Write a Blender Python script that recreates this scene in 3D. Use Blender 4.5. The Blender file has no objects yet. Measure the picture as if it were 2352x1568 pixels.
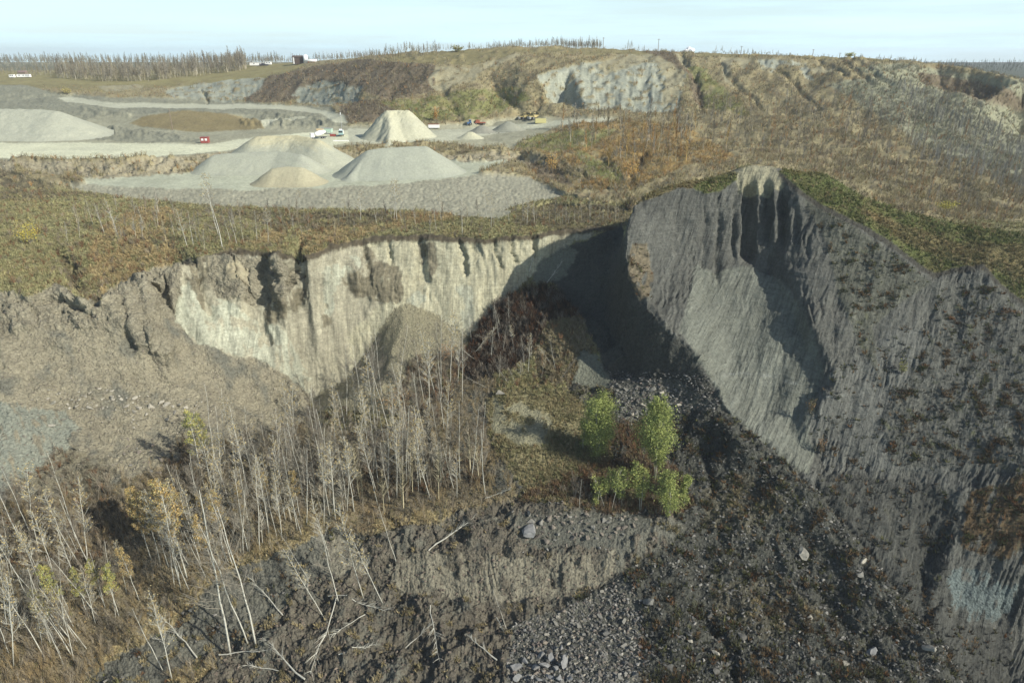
import bpy, math, random, time
import numpy as np
from mathutils import Vector, Matrix
from mathutils.geometry import delaunay_2d_cdt

T0 = time.time()
sc = bpy.context.scene
COL = sc.collection
R = math.radians

# ------------------------------------------------------------------ camera, sky, sun
CAMZ = 110.0                      # the drone hovers 110 m over the bottom of the slide
PITCH = R(22.8)
cam_d = bpy.data.cameras.new('camera')
cam_d.sensor_width = 36.0
cam_d.lens = 24.0
cam_d.clip_start = 0.5
cam_d.clip_end = 30000
cam = bpy.data.objects.new('camera', cam_d)
COL.objects.link(cam)
cam.location = (0, 0, CAMZ)
cam.rotation_euler = (math.pi / 2 - PITCH, 0, 0)
sc.camera = cam

SUN = Vector((0.78, -0.42, 0.54)).normalized()      # towards the sun
SUN_EL = math.asin(SUN.z)
SUN_AZ = math.atan2(SUN.x, SUN.y)                   # clockwise from +Y
w = bpy.data.worlds.new('World')
sc.world = w
w.use_nodes = True
nt = w.node_tree
nt.nodes.clear()
sky = nt.nodes.new('ShaderNodeTexSky')
sky.sky_type = 'NISHITA'
sky.sun_disc = False
sky.sun_elevation = SUN_EL
sky.sun_rotation = SUN_AZ
sky.altitude = 600
sky.air_density = 1.0
sky.dust_density = 1.6
sky.ozone_density = 1.0
bg = nt.nodes.new('ShaderNodeBackground')
bg.inputs['Strength'].default_value = 0.10
wo = nt.nodes.new('ShaderNodeOutputWorld')
# thin high cloud veils: bright streaks mixed over the sky colour
tc = nt.nodes.new('ShaderNodeTexCoord')
mp = nt.nodes.new('ShaderNodeMapping')
mp.inputs['Scale'].default_value = (1.6, 1.6, 26.0)
nz = nt.nodes.new('ShaderNodeTexNoise')
nz.inputs['Scale'].default_value = 2.2
nz.inputs['Detail'].default_value = 6
nz.inputs['Roughness'].default_value = 0.55
rp = nt.nodes.new('ShaderNodeValToRGB')
rp.color_ramp.elements[0].position = 0.36
rp.color_ramp.elements[0].color = (0.62, 0.62, 0.62, 1)
rp.color_ramp.elements[1].position = 0.66
rp.color_ramp.elements[1].color = (1.0, 1.0, 1.0, 1)
mx = nt.nodes.new('ShaderNodeMixRGB')
mx.inputs[2].default_value = (6.1, 8.25, 9.0, 1)     # veil radiance before the 0.09 strength
nt.links.new(tc.outputs['Generated'], mp.inputs['Vector'])
nt.links.new(mp.outputs['Vector'], nz.inputs['Vector'])
nt.links.new(nz.outputs['Fac'], rp.inputs['Fac'])
sx = nt.nodes.new('ShaderNodeSeparateXYZ')
lowm = nt.nodes.new('ShaderNodeMapRange')            # the veil lies low over the horizon, the sky above is clear
lowm.interpolation_type = 'SMOOTHSTEP'
lowm.inputs['From Min'].default_value = 0.03
lowm.inputs['From Max'].default_value = 0.17
lowm.inputs['To Min'].default_value = 1.0
lowm.inputs['To Max'].default_value = 0.03
mm = nt.nodes.new('ShaderNodeMath'); mm.operation = 'MULTIPLY'
nt.links.new(tc.outputs['Generated'], sx.inputs[0])
nt.links.new(sx.outputs['Z'], lowm.inputs['Value'])
nt.links.new(rp.outputs['Color'], mm.inputs[0])
nt.links.new(lowm.outputs['Result'], mm.inputs[1])
nt.links.new(mm.outputs[0], mx.inputs[0])
nt.links.new(sky.outputs['Color'], mx.inputs[1])
nt.links.new(mx.outputs['Color'], bg.inputs['Color'])
nt.links.new(bg.outputs['Background'], wo.inputs['Surface'])

sun_d = bpy.data.lights.new('sun', 'SUN')
sun_d.energy = 4.6
sun_d.angle = R(0.55)
sun_d.color = (1.0, 0.955, 0.86)
sun = bpy.data.objects.new('sun', sun_d)
COL.objects.link(sun)
sun.rotation_euler = SUN.to_track_quat('Z', 'Y').to_euler()
sun.location = (200, -100, 260)
sc.view_settings.view_transform = 'Standard'
sc.view_settings.look = 'None'
sc.view_settings.gamma = 1.0
sc.view_settings.exposure = 0.48

# ------------------------------------------------------------------ small helpers
CP, SP = math.cos(PITCH), math.sin(PITCH)
FPX = 1568.0


def ray(px, py):
    """photo measurement (2352 wide) -> direction from the camera"""
    x = (px - 1176) / FPX
    v = (784 - py) / FPX
    return x, CP + v * SP, -SP + v * CP


def wpt(px, py, val):
    """val > 0: forward distance of the point; val < 0: its height relative to the camera"""
    x, y, z = ray(px, py)
    t = val / y if val > 0 else val / z
    return x * t, y * t, z * t


def project(x, y, z):
    f = y * CP - z * SP
    return 1176 + FPX * x / f, 784 - FPX * (y * SP + z * CP) / f


def _h(ix, iy, seed):
    h = (ix.astype(np.int64) * 374761393 + iy.astype(np.int64) * 668265263 + seed * 974711) & 0xffffffff
    h = ((h ^ (h >> 13)) * 1274126177) & 0xffffffff
    return (h ^ (h >> 16)) & 0xffffffff


def vnoise(x, y, seed=0):
    """gradient noise, about -1..1"""
    x = np.asarray(x, np.float64); y = np.asarray(y, np.float64)
    x0 = np.floor(x); y0 = np.floor(y)
    fx = (x - x0).astype(np.float32); fy = (y - y0).astype(np.float32)
    ix = x0.astype(np.int64); iy = y0.astype(np.int64)
    u = fx * fx * fx * (fx * (fx * 6 - 15) + 10)
    v = fy * fy * fy * (fy * (fy * 6 - 15) + 10)

    def g(dx, dy):
        a = _h(ix + dx, iy + dy, seed).astype(np.float32) * np.float32(2 * math.pi / 4294967296.0)
        return np.cos(a) * (fx - dx) + np.sin(a) * (fy - dy)
    a = g(0, 0) * (1 - u) + g(1, 0) * u
    b = g(0, 1) * (1 - u) + g(1, 1) * u
    return 1.5 * (a * (1 - v) + b * v)


def fbm(x, y, octv=4, seed=0, rough=0.5, ridged=False):
    o = 0; a = 1.0; s = 0.0
    for k in range(octv):
        n = vnoise(x * 2 ** k + 17.3 * k, y * 2 ** k - 9.1 * k, seed + k)
        if ridged:
            n = 1 - 2 * np.abs(n)
        o = o + a * n; s += a; a *= rough
    return o / s


def gblur(a, sig, axis):
    r = int(3 * sig + 1)
    k = np.exp(-0.5 * (np.arange(-r, r + 1) / sig) ** 2); k /= k.sum()
    pad = [(0, 0)] * a.ndim; pad[axis] = (r, r)
    p = np.pad(a, pad, mode='edge')
    out = np.zeros_like(a)
    n = a.shape[axis]
    for i, kk in enumerate(k):
        sl = [slice(None)] * a.ndim; sl[axis] = slice(i, i + n)
        out += kk * p[tuple(sl)]
    return out


def tag(o, label=None, cat=None, group=None, kind=None):
    if label: o['label'] = label
    if cat: o['category'] = cat
    if group: o['group'] = group
    if kind: o['kind'] = kind
    return o


def mesh_from(name, verts, faces, mat=None, parent=None, col=None, smooth=False, loc=None):
    """verts (n,3) array, faces (m,3) or (m,4) int array or list; col (n,3) optional point colours"""
    me = bpy.data.meshes.new(name)
    verts = np.asarray(verts, np.float32)
    if isinstance(faces, np.ndarray) and faces.ndim == 2:
        m, k = faces.shape
        me.vertices.add(len(verts)); me.vertices.foreach_set('co', verts.ravel())
        me.loops.add(m * k); me.loops.foreach_set('vertex_index', faces.astype(np.int32).ravel())
        me.polygons.add(m)
        me.polygons.foreach_set('loop_start', np.arange(0, m * k, k, dtype=np.int32))
        me.polygons.foreach_set('use_smooth', np.full(m, smooth, bool))
        me.update(calc_edges=True)
    else:
        me.from_pydata([tuple(v) for v in verts], [], [tuple(f) for f in faces])
        if smooth:
            me.polygons.foreach_set('use_smooth', np.ones(len(me.polygons), bool))
        me.update()
    if col is not None:
        at = me.color_attributes.new('Col', 'FLOAT_COLOR', 'POINT')
        c4 = np.ones((len(verts), 4), np.float32); c4[:, :3] = col
        at.data.foreach_set('color', c4.ravel())
    if mat: me.materials.append(mat)
    o = bpy.data.objects.new(name, me)
    COL.objects.link(o)
    if parent: o.parent = parent
    if loc is not None: o.location = loc
    return o


def _unused(): pass


def material(name, color=None, rough=0.9, attr=False, noise=0.0, nscale=2.0, bump=0.0, bscale=6.0, metallic=0.0, spec=0.2):
    m = bpy.data.materials.new(name); m.use_nodes = True
    n = m.node_tree.nodes; l = m.node_tree.links
    b = n['Principled BSDF']
    b.inputs['Roughness'].default_value = rough
    b.inputs['Metallic'].default_value = metallic
    b.inputs['Specular IOR Level'].default_value = spec
    src = None
    if attr:
        a = n.new('ShaderNodeAttribute'); a.attribute_name = 'Col'; src = a.outputs['Color']
    geo = n.new('ShaderNodeNewGeometry')
    if noise:
        t = n.new('ShaderNodeTexNoise'); t.inputs['Scale'].default_value = nscale
        t.inputs['Detail'].default_value = 5; t.inputs['Roughness'].default_value = 0.65
        l.new(geo.outputs['Position'], t.inputs['Vector'])
        mr = n.new('ShaderNodeMapRange')
        mr.inputs['From Min'].default_value = 0.25; mr.inputs['From Max'].default_value = 0.75
        mr.inputs['To Min'].default_value = 1 - noise; mr.inputs['To Max'].default_value = 1 + noise
        l.new(t.outputs['Fac'], mr.inputs['Value'])
        mm = n.new('ShaderNodeVectorMath'); mm.operation = 'SCALE'
        if src is not None: l.new(src, mm.inputs[0])
        else: mm.inputs[0].default_value = color[:3]
        l.new(mr.outputs['Result'], mm.inputs['Scale'])
        src = mm.outputs['Vector']
    if src is not None: l.new(src, b.inputs['Base Color'])
    else: b.inputs['Base Color'].default_value = (*color[:3], 1)
    if bump:
        t2 = n.new('ShaderNodeTexNoise'); t2.inputs['Scale'].default_value = bscale
        t2.inputs['Detail'].default_value = 6; t2.inputs['Roughness'].default_value = 0.7
        l.new(geo.outputs['Position'], t2.inputs['Vector'])
        bp = n.new('ShaderNodeBump'); bp.inputs['Strength'].default_value = 1.0; bp.inputs['Distance'].default_value = bump
        l.new(t2.outputs['Fac'], bp.inputs['Height'])
        l.new(bp.outputs['Normal'], b.inputs['Normal'])
    return m

def shale_material(name, rot, amp):
    m = material(name, attr=True, rough=.95, noise=.30, nscale=1.6, bump=.16, bscale=2.6, spec=.12)
    n = m.node_tree.nodes; l = m.node_tree.links; b = n['Principled BSDF']
    geo = n.new('ShaderNodeNewGeometry'); prev = b.inputs['Normal'].links[0].from_socket
    tone = b.inputs['Base Color'].links[0].from_socket
    for sc_, dist, lo, hi in (((1.7, .11, .11), .40 * amp, .76, 1.16), ((.45, .03, .03), .85 * amp, .80, 1.14), ((.10, .10, 2.2), .30 * amp, .86, 1.10), ((.9, .7, .9), .32 * amp, .86, 1.12)):
        mp_ = n.new('ShaderNodeMapping'); mp_.vector_type = 'TEXTURE'
        mp_.inputs['Rotation'].default_value = (0, 0, R(rot)); mp_.inputs['Scale'].default_value = tuple(1 / v for v in sc_)
        l.new(geo.outputs['Position'], mp_.inputs['Vector'])
        t = n.new('ShaderNodeTexNoise'); t.inputs['Scale'].default_value = 1.0; t.inputs['Detail'].default_value = 5; t.inputs['Roughness'].default_value = .62; t.inputs['Distortion'].default_value = .35
        l.new(mp_.outputs['Vector'], t.inputs['Vector'])
        bp = n.new('ShaderNodeBump'); bp.inputs['Strength'].default_value = 1.0; bp.inputs['Distance'].default_value = dist
        l.new(t.outputs['Fac'], bp.inputs['Height']); l.new(prev, bp.inputs['Normal']); prev = bp.outputs['Normal']
        mr = n.new('ShaderNodeMapRange'); mr.inputs['From Min'].default_value = .3; mr.inputs['From Max'].default_value = .7
        mr.inputs['To Min'].default_value = lo; mr.inputs['To Max'].default_value = hi
        l.new(t.outputs['Fac'], mr.inputs['Value'])
        vm = n.new('ShaderNodeVectorMath'); vm.operation = 'SCALE'
        l.new(tone, vm.inputs[0]); l.new(mr.outputs['Result'], vm.inputs['Scale']); tone = vm.outputs['Vector']
    l.new(prev, b.inputs['Normal']); l.new(tone, b.inputs['Base Color'])
    return m


def clod_bump(m, layers):
    n = m.node_tree.nodes; l = m.node_tree.links; b = n['Principled BSDF']
    geo = n.new('ShaderNodeNewGeometry'); prev = b.inputs['Normal'].links[0].from_socket
    for sc_, dist, tex in layers:
        if tex == 'v':
            t = n.new('ShaderNodeTexVoronoi'); t.feature = 'F1'; out = t.outputs['Distance']
        else:
            t = n.new('ShaderNodeTexNoise'); t.inputs['Detail'].default_value = 6; t.inputs['Roughness'].default_value = .66; out = t.outputs['Fac']
        t.inputs['Scale'].default_value = sc_
        l.new(geo.outputs['Position'], t.inputs['Vector'])
        bp = n.new('ShaderNodeBump'); bp.inputs['Strength'].default_value = 1.0; bp.inputs['Distance'].default_value = dist
        l.new(out, bp.inputs['Height']); l.new(prev, bp.inputs['Normal']); prev = bp.outputs['Normal']
    l.new(prev, b.inputs['Normal'])

# ------------------------------------------------------------------ terrain: measured break lines (px, py, distance or -depth)
LINES = [
 # skyline / upper plateau
 [(-200,165,820),(0,166,820),(200,165,820),(400,160,820),(570,150,800),(700,145,760),(820,138,700),(870,130,620),(940,124,600),(1040,117,590),(1150,112,590),(1240,111,600),(1390,113,600),(1480,119,600),(1560,123,590),(1650,125,570),(1800,129,550),(1900,131,530),(2000,134,500),(2060,139,490),(2150,148,470),(2250,160,450),(2352,173,430)],
 # lower meadow below the plateau trees, crest of the back cuts
 [(-200,186,700),(0,190,700),(100,195,680),(200,192,690),(330,186,700),(480,182,690),(600,178,660),(650,168,650),(700,160,640),(760,152,620),(850,143,570),(960,149,535),(1010,152,525),(1080,150,520),(1130,137,530),(1180,127,535),(1240,124,540),(1400,128,540),(1480,125,550),(1600,130,540)],
 [(1010,165,505),(1080,163,508),(1130,158,512),(1180,135,528)],
 [(1240,172,472),(1290,165,478),(1340,152,492),(1400,146,505),(1470,142,515),(1500,133,525),(1560,132,530),(1640,134,525),(1660,145,505),(1720,136,515),(1760,140,505),(1810,140,500),(1860,150,480),(1900,160,465),(1960,155,460),(2020,170,440)],
 [(1640,150,500),(1720,152,495),(1780,155,485),(1850,185,455)],
 # foot of the back cuts
 [(-200,236,600),(0,235,600),(130,225,610),(250,215,625),(380,222,615),(470,236,600),(560,238,590),(640,240,570),(690,243,560),(760,248,530),(830,245,490)],
 [(690,190,590),(760,185,570),(830,190,535),(860,230,490)],
 [(770,290,427),(850,291,425),(950,295,420),(1050,286,430),(1150,276,440),(1250,276,428),(1350,271,422),(1440,286,400)],
 [(880,225,470),(960,222,468),(1040,230,460),(1150,220,470)],
 [(1235,185,465),(1255,235,450),(1320,252,442),(1400,256,438),(1500,268,425),(1560,270,418),(1610,240,435),(1615,200,455),(1560,160,490)],
 [(1620,250,430),(1700,240,430),(1800,245,420),(1900,215,425),(2000,215,415),(2060,205,415),(2150,205,410),(2250,230,395)],
 # right spur running down to the side valley
 [(2060,205,415),(2150,235,400),(2230,275,385),(2352,335,370)],
 [(2352,200,480),(2300,190,490),(2230,185,500),(2180,170,520)],
 [(2220,210,470),(2290,250,455),(2352,290,440)],
 [(2160,222,448),(2230,252,440),(2300,290,432),(2352,322,428)],
 # mid hillside
 [(1350,300,385),(1500,310,375),(1700,300,380),(1900,290,380),(2100,310,365),(2250,330,355),(2352,350,345)],
 [(1300,340,345),(1450,350,340),(1600,330,352),(1800,350,340),(2000,380,320),(2200,400,305),(2352,410,300)],
 [(1400,390,300),(1450,400,292),(1550,390,300),(1700,370,315),(1800,385,305),(1950,430,280),(2150,470,258),(2352,500,245)],
 [(1300,425,-48.5),(1370,430,-48),(1450,440,-48),(1500,430,265)],
 [(1180,345,-44.5),(1240,362,-45),(1330,398,-46),(1380,425,-47),(1440,455,-48.5)],
 [(1200,372,-48.5),(1260,400,-49.5),(1330,430,-49)],
 # quarry floor
 [(-200,262,500),(0,262,500),(100,250,520),(180,238,560),(300,245,548),(430,249,540),(600,250,520),(740,262,470),(770,285,430)],
 [(60,205,640),(110,225,600),(190,205,640)],
 [(250,285,458),(320,268,470),(420,253,480),(520,262,468),(590,285,440)],
 [(300,296,-42),(420,302,-42),(560,303,-41.5)],
 [(560,262,480),(620,258,480),(740,270,455)],
 [(560,278,-40.5),(650,282,-40.5),(740,285,-40.5)],
 [(-200,320,-41),(0,322,-41),(200,318,-41.5),(350,322,-41.5),(480,322,-41.5),(600,300,-41),(740,296,-41),(900,305,-41),(1000,300,-41),(1150,288,-40.5),(1280,280,-40)],
 [(-200,345,-41.3),(0,345,-41.3),(250,345,-41.5),(480,338,-41.5),(600,330,-41.5),(800,322,-41.3),(950,320,-41.2),(1050,314,-41),(1180,300,-41)],
 [(-200,366,-41.8),(0,366,-41.8),(150,371,-41.8),(300,371,-41.8),(430,358,-41.8),(540,347,-42),(650,347,-42),(790,332,-42),(900,328,-41.8),(1010,324,-41.5),(1110,323,-41.5),(1150,335,-43),(1180,345,-44.5)],
 [(-200,388,-44.6),(0,389,-44.6),(100,398,-45.6),(180,409,-46.2),(300,405,-46.3),(420,398,-46.3),(540,392,-46.3),(650,385,-46),(740,372,-46),(800,360,-46),(900,352,-46),(1010,350,-46),(1060,372,-46),(1110,368,-46),(1170,366,-46.5)],
 [(200,424,-46.6),(350,431,-46.7),(560,437,-46.8),(750,431,-46.8),(900,423,-46.7),(1000,415,-46.5),(1090,402,-46.3),(1130,386,-46.2),(1165,378,-46.3)],
 [(-200,420,-47),(0,415,-46.8),(120,428,-47.5),(230,447,-48.6),(350,460,-49.2),(500,472,-49.4),(700,477,-49.4),(900,480,-49.4),(1100,488,-49.6),(1200,470,-49.5),(1290,448,-49)],
 [(1190,385,-47),(1240,412,-47.8),(1290,440,-48.7)],
 # vegetated bench
 [(-200,500,214),(0,500,214),(200,500,-47.5),(500,510,-49.2),(800,510,-49.5),(1100,515,-49.6),(1300,490,-49.8),(1440,490,-49.8)],
 [(1200,480,-49.6),(1260,462,-49.2),(1340,475,-49.2),(1430,480,-49.4)],
 [(1200,488,-50.2),(1260,474,-50.6),(1340,485,-50.4),(1430,488,-50)],
 [(-200,570,-50),(0,570,-49.5),(130,560,-49.5),(250,560,-50),(420,560,-49.8)],
 [(130,590,-51.5),(160,640,-54),(240,680,-56.5)],
 # lip of the main scarp
 [(-200,672,-52.5),(0,672,-52.5),(60,682,-53),(120,655,-52.5),(190,688,-54.5),(235,690,-55),(255,660,-53.5),(300,640,-52.8),(350,615,-51.6),(420,598,-51),(480,588,-51),(540,576,-50.6),(590,574,-50.5),(640,590,-51),(690,582,-51),(705,586,-51),(760,566,-50.5),(850,545,-50),(950,541,-50),(1050,546,-50.2),(1130,545,-50.3),(1210,540,-50.2),(1290,530,-49.8),(1360,525,-49.4),(1430,516,-49)],
 # foot of the main scarp
 [(405,735,167),(425,765,166),(445,790,164),(490,805,165),(540,822,166.5),(575,822,168),(620,845,169),(690,880,172),(720,912,173),(755,892,176),(800,868,179),(840,810,182),(870,760,184.5),(905,703,187.5),(945,696,189),(1000,728,188),(1040,752,187),(1080,772,186),(1120,725,189.5),(1160,690,193),(1200,655,197),(1260,600,203),(1310,562,206)],
 # slumped left slope
 [(-200,790,142),(0,790,142),(100,790,147),(200,775,151),(290,740,155),(350,735,160),(405,720,167)],
 [(240,705,160),(300,690,166),(380,650,175),(430,640,178)],
 [(295,745,157),(330,790,154),(380,800,155)],
 [(-200,900,132),(0,900,132),(150,920,138),(300,880,148),(450,880,156),(600,940,160),(700,945,166)],
 [(-200,1050,120),(0,1050,120),(130,1030,127),(250,1050,130),(400,980,142),(600,985,151),(720,962,161)],
 [(-200,1165,109),(0,1140,113),(100,1110,120),(200,1090,124),(300,1110,124),(400,1090,128)],
 [(-200,1250,104),(0,1240,106),(200,1200,115),(400,1170,119),(600,1100,131),(720,1000,149)],
 # talus cone and tree floor
 [(930,715,186),(925,750,181),(900,800,174),(880,880,165)],
 [(760,930,163),(800,950,158),(900,900,163),(1000,850,169),(1080,800,179),(1130,770,181)],
 [(850,1020,145),(950,1000,146),(1060,950,151),(1110,900,158)],
 [(900,1120,128),(1000,1110,128),(1100,1100,128)],
 [(1140,1000,141),(1110,930,153),(1150,905,155),(1250,920,153),(1330,940,150)],
 [(1180,960,147),(1250,1000,141),(1330,1040,135),(1400,1060,133),(1500,1080,130)],
 [(1180,1040,133),(1230,1080,128.5),(1300,1110,125.5),(1400,1140,123.5),(1520,1150,122)],
 [(1120,725,190),(1190,690,189),(1250,675,191),(1300,700,187)],
 [(1130,765,182),(1190,790,175),(1250,800,172)],
 [(1245,750,177.5),(1290,730,178),(1335,750,175),(1368,815,166.5)],
 [(1200,850,164),(1300,870,161),(1380,870,161)],
 # shadowed chute left of the ridge
 [(1400,537,207),(1400,620,193),(1385,700,184),(1425,830,165),(1478,900,151)],
 [(1310,575,205),(1290,640,197),(1340,720,184)],
 [(1560,932,146.3)],
 [(1402,640,185),(1410,720,175),(1430,805,163),(1490,852,155),(1550,900,149.5),(1620,930,143.5),(1658,946,140.5)],
 # knife edge of the ridge
 [(1452,470,181),(1440,520,176.5),(1432,580,172),(1440,630,168),(1470,690,162),(1520,750,156),(1600,820,150),(1640,900,144.5),(1662,932,141)],
 # ridge skyline
 [(1452,469,184),(1475,452,188),(1500,440,190.5),(1560,420,194),(1620,410,196),(1680,392,198),(1700,380,197.5),(1730,377,197),(1770,379,197),(1800,387,197),(1860,394,195.5),(1900,401,193.5),(1960,436,190.5),(2000,456,189),(2070,484,186.5),(2150,503,183.5),(2250,522,180),(2352,537,176.5)],
 # grass cap edge
 [(1470,465,184),(1530,440,187),(1590,432,189),(1620,443,188.5),(1655,437,189.5),(1690,412,193),(1705,388,196)],
 [(1790,393,195),(1830,430,187.5),(1880,465,184),(1930,490,181),(1990,520,177.5),(2060,565,173),(2110,605,169.5),(2150,630,167),(2200,615,168.5),(2260,604,168),(2290,640,164),(2352,690,159)],
 [(1825,440,185.5),(1880,478,181.5),(1930,505,177.5),(1990,537,173.5),(2060,582,169),(2110,622,165),(2150,645,163.5),(2200,630,165),(2260,622,164),(2290,660,160),(2352,712,155.5)],
 # ridge face
 [(1480,520,178),(1540,480,184),(1600,478,187),(1660,470,188),(1700,420,192),(1730,402,194),(1780,415,192),(1830,460,183)],
 [(1480,600,173.5),(1540,600,176.5),(1600,600,178),(1680,600,181),(1730,600,181),(1762,608,179.5)],
 [(1515,690,164.5),(1540,690,164)],
 [(1600,600,178),(1597,640,172.5),(1588,690,165.5),(1575,740,158.8),(1590,790,153.5)],
 [(1640,700,168.5),(1700,700,169.5),(1770,700,168.5)],
 [(1640,850,150),(1690,850,152.5),(1780,850,152)],
 [(1700,940,142),(1760,950,142.5),(1830,940,142.5)],
 [(1765,612,179.3),(1800,680,168.6),(1840,760,158.2),(1875,850,148.4),(1885,900,144.3)],
 [(1795,598,176),(1832,660,166),(1862,740,155),(1902,830,147),(1918,878,143)],
 [(1820,520,181),(1860,600,170.5),(1900,600,170),(1980,600,169.5)],
 [(1900,700,160),(1980,700,159.5),(2050,700,159.7)],
 [(1960,780,152.5),(1990,850,146.5),(2050,850,146)],
 [(1940,980,136.5),(2030,1000,134)],
 [(2120,720,157.5),(2200,720,157.4),(2200,800,149.5),(2200,1000,132)],
 [(2352,800,147),(2352,850,142),(2352,1000,128)],
 # gully at the foot of the ridge
 [(1662,932,141),(1720,985,135),(1760,1020,131),(1800,1050,128),(1880,1130,121),(1960,1220,114),(2060,1340,105),(2120,1420,100),(2180,1500,95),(2215,1568,90)],
 [(1830,1020,134),(1900,1070,129.5),(2000,1092,127),(2100,1088,126.5),(2200,1090,125),(2352,1075,121.5)],
 [(1860,1080,126.5),(2000,1115,124),(2100,1115,123.5),(2180,1115,122.5)],
 [(2000,1200,115.8),(2100,1200,117),(2170,1150,120)],
 [(2060,1290,109.5),(2130,1300,110.5),(2160,1200,117)],
 [(2110,1390,102.5),(2140,1400,103.5)],
 [(2200,1130,120),(2220,1110,122),(2352,1090,120)],
 [(2190,1260,111),(2200,1200,115.8),(2352,1180,113.5)],
 [(2180,1270,110.6),(2260,1285,109.8),(2352,1320,106)],
 [(2160,1340,105),(2185,1415,103),(2230,1435,102.8),(2290,1425,104),(2330,1385,105.5)],
 [(2180,1440,101),(2300,1460,103),(2352,1450,104)],
 [(2230,1520,95.5),(2320,1568,94.5)],
 # debris between ridge and floor
 [(1480,960,145.5),(1560,1000,140.5),(1650,1000,136.5)],
 [(1540,1060,132.5),(1600,1100,128),(1700,1060,129)],
 [(1560,1160,121.5),(1620,1170,121),(1750,1100,126)],
 [(1700,1250,113.5),(1850,1250,112.5)],
 [(1600,1330,107.5),(1720,1350,106),(1900,1350,105.5)],
 [(1550,1430,97),(1650,1440,97),(1680,1500,92),(1800,1480,94.5),(2000,1460,97)],
 [(1660,1500,90.5),(1690,1540,88)],
 [(1400,1568,83),(1600,1568,84),(1800,1568,85),(2000,1568,86.5),(2150,1568,88)],
 # lower brown scarp
 [(760,1240,113.5),(870,1225,114),(1000,1200,116),(1100,1160,120.5),(1250,1195,117),(1400,1190,118),(1500,1170,120)],
 [(880,1290,108.5),(990,1262,110.5),(1100,1268,110.3),(1200,1272,110),(1300,1280,110),(1400,1268,111),(1500,1215,115),(1550,1190,118)],
 [(900,1370,104),(990,1372,104),(1100,1378,104),(1200,1378,104.3),(1300,1362,105.3),(1420,1322,108),(1520,1265,112)],
 # grey scarp at the left
 [(740,1225,114),(700,1240,112.5),(640,1268,110),(540,1310,107),(450,1385,101),(400,1435,97.5),(330,1468,95),(230,1540,89.5),(190,1575,87)],
 [(760,1300,109),(700,1345,105.3),(650,1390,101.5),(570,1470,95.5),(480,1500,93.5),(400,1540,90),(330,1600,85)],
 [(700,1420,99),(900,1450,97.5),(1150,1450,98),(1350,1430,99.5)],
 [(600,1510,92),(750,1568,85),(950,1568,85),(1150,1568,84)],
 [(-200,1400,97),(0,1400,97),(150,1390,99),(300,1330,104.5)],
 [(-200,1568,84),(0,1568,84),(120,1568,85.5)],
]
WORLD = []          # (x, y, z) extra points nobody sees from the camera, and the far plain
for px in range(-200, 2700, 60):          # plateau behind the skyline and the plain beyond
    u = (px - 1176) / FPX / 1.09
    zpl = np.interp(px, [0, 400, 800, 1000, 1240, 1500, 1800, 2000, 2100, 2352], [-19, -17, -8, -2, 1, 1, -3, -8, -22, -38])
    WORLD += [(u * 1050, 1050, zpl), (u * 1500, 1500, -15 if px < 1900 else -32),
              (u * 2600, 2600, -27), (u * 5000, 5000, -50), (u * 12000, 12000, -125)]
for px, py, Y in [(1500,440,191),(1560,420,194),(1620,410,196),(1680,392,198),(1730,377,198),(1800,387,198),(1900,401,194),(2000,456,190),(2150,503,184.5),(2250,522,181),(2352,537,177.5),(2560,560,170)]:
    x, y, z = wpt(px, py, Y)
    for dy, dz in ((16, -8), (36, -15)):
        WORLD.append((x * (y + dy) / y, y + dy, max(z + dz, -52)))
for u in np.linspace(-1.6, 1.6, 26):
    WORLD += [(u * 70, 70, -101.0), (u * 45, 45, -102.5), (u * 30, 30, -103)]


def dense():
    P = []
    for L in LINES:
        L = list(L)
        if L[0][0] <= -150: L[0] = (L[0][0] - 300,) + L[0][1:]
        if L[-1][0] >= 2350:
            a = L[-1]; L.append((a[0] + 420, a[1], a[2]))
        pts = [wpt(*p) for p in L]
        for a, b in zip(pts[:-1], pts[1:]):
            ua, la = a[0] / a[1], math.log(a[1]); ub, lb = b[0] / b[1], math.log(b[1])
            n = max(1, int(math.hypot(ua - ub, la - lb) / 0.008))
            for i in range(n):
                t = i / n
                P.append((ua + (ub - ua) * t, la + (lb - la) * t, a[2] + (b[2] - a[2]) * t))
        b = pts[-1]
        P.append((b[0] / b[1], math.log(b[1]), b[2]))
    for x, y, z in WORLD:
        P.append((x / y, math.log(y), z))
    return P


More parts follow.
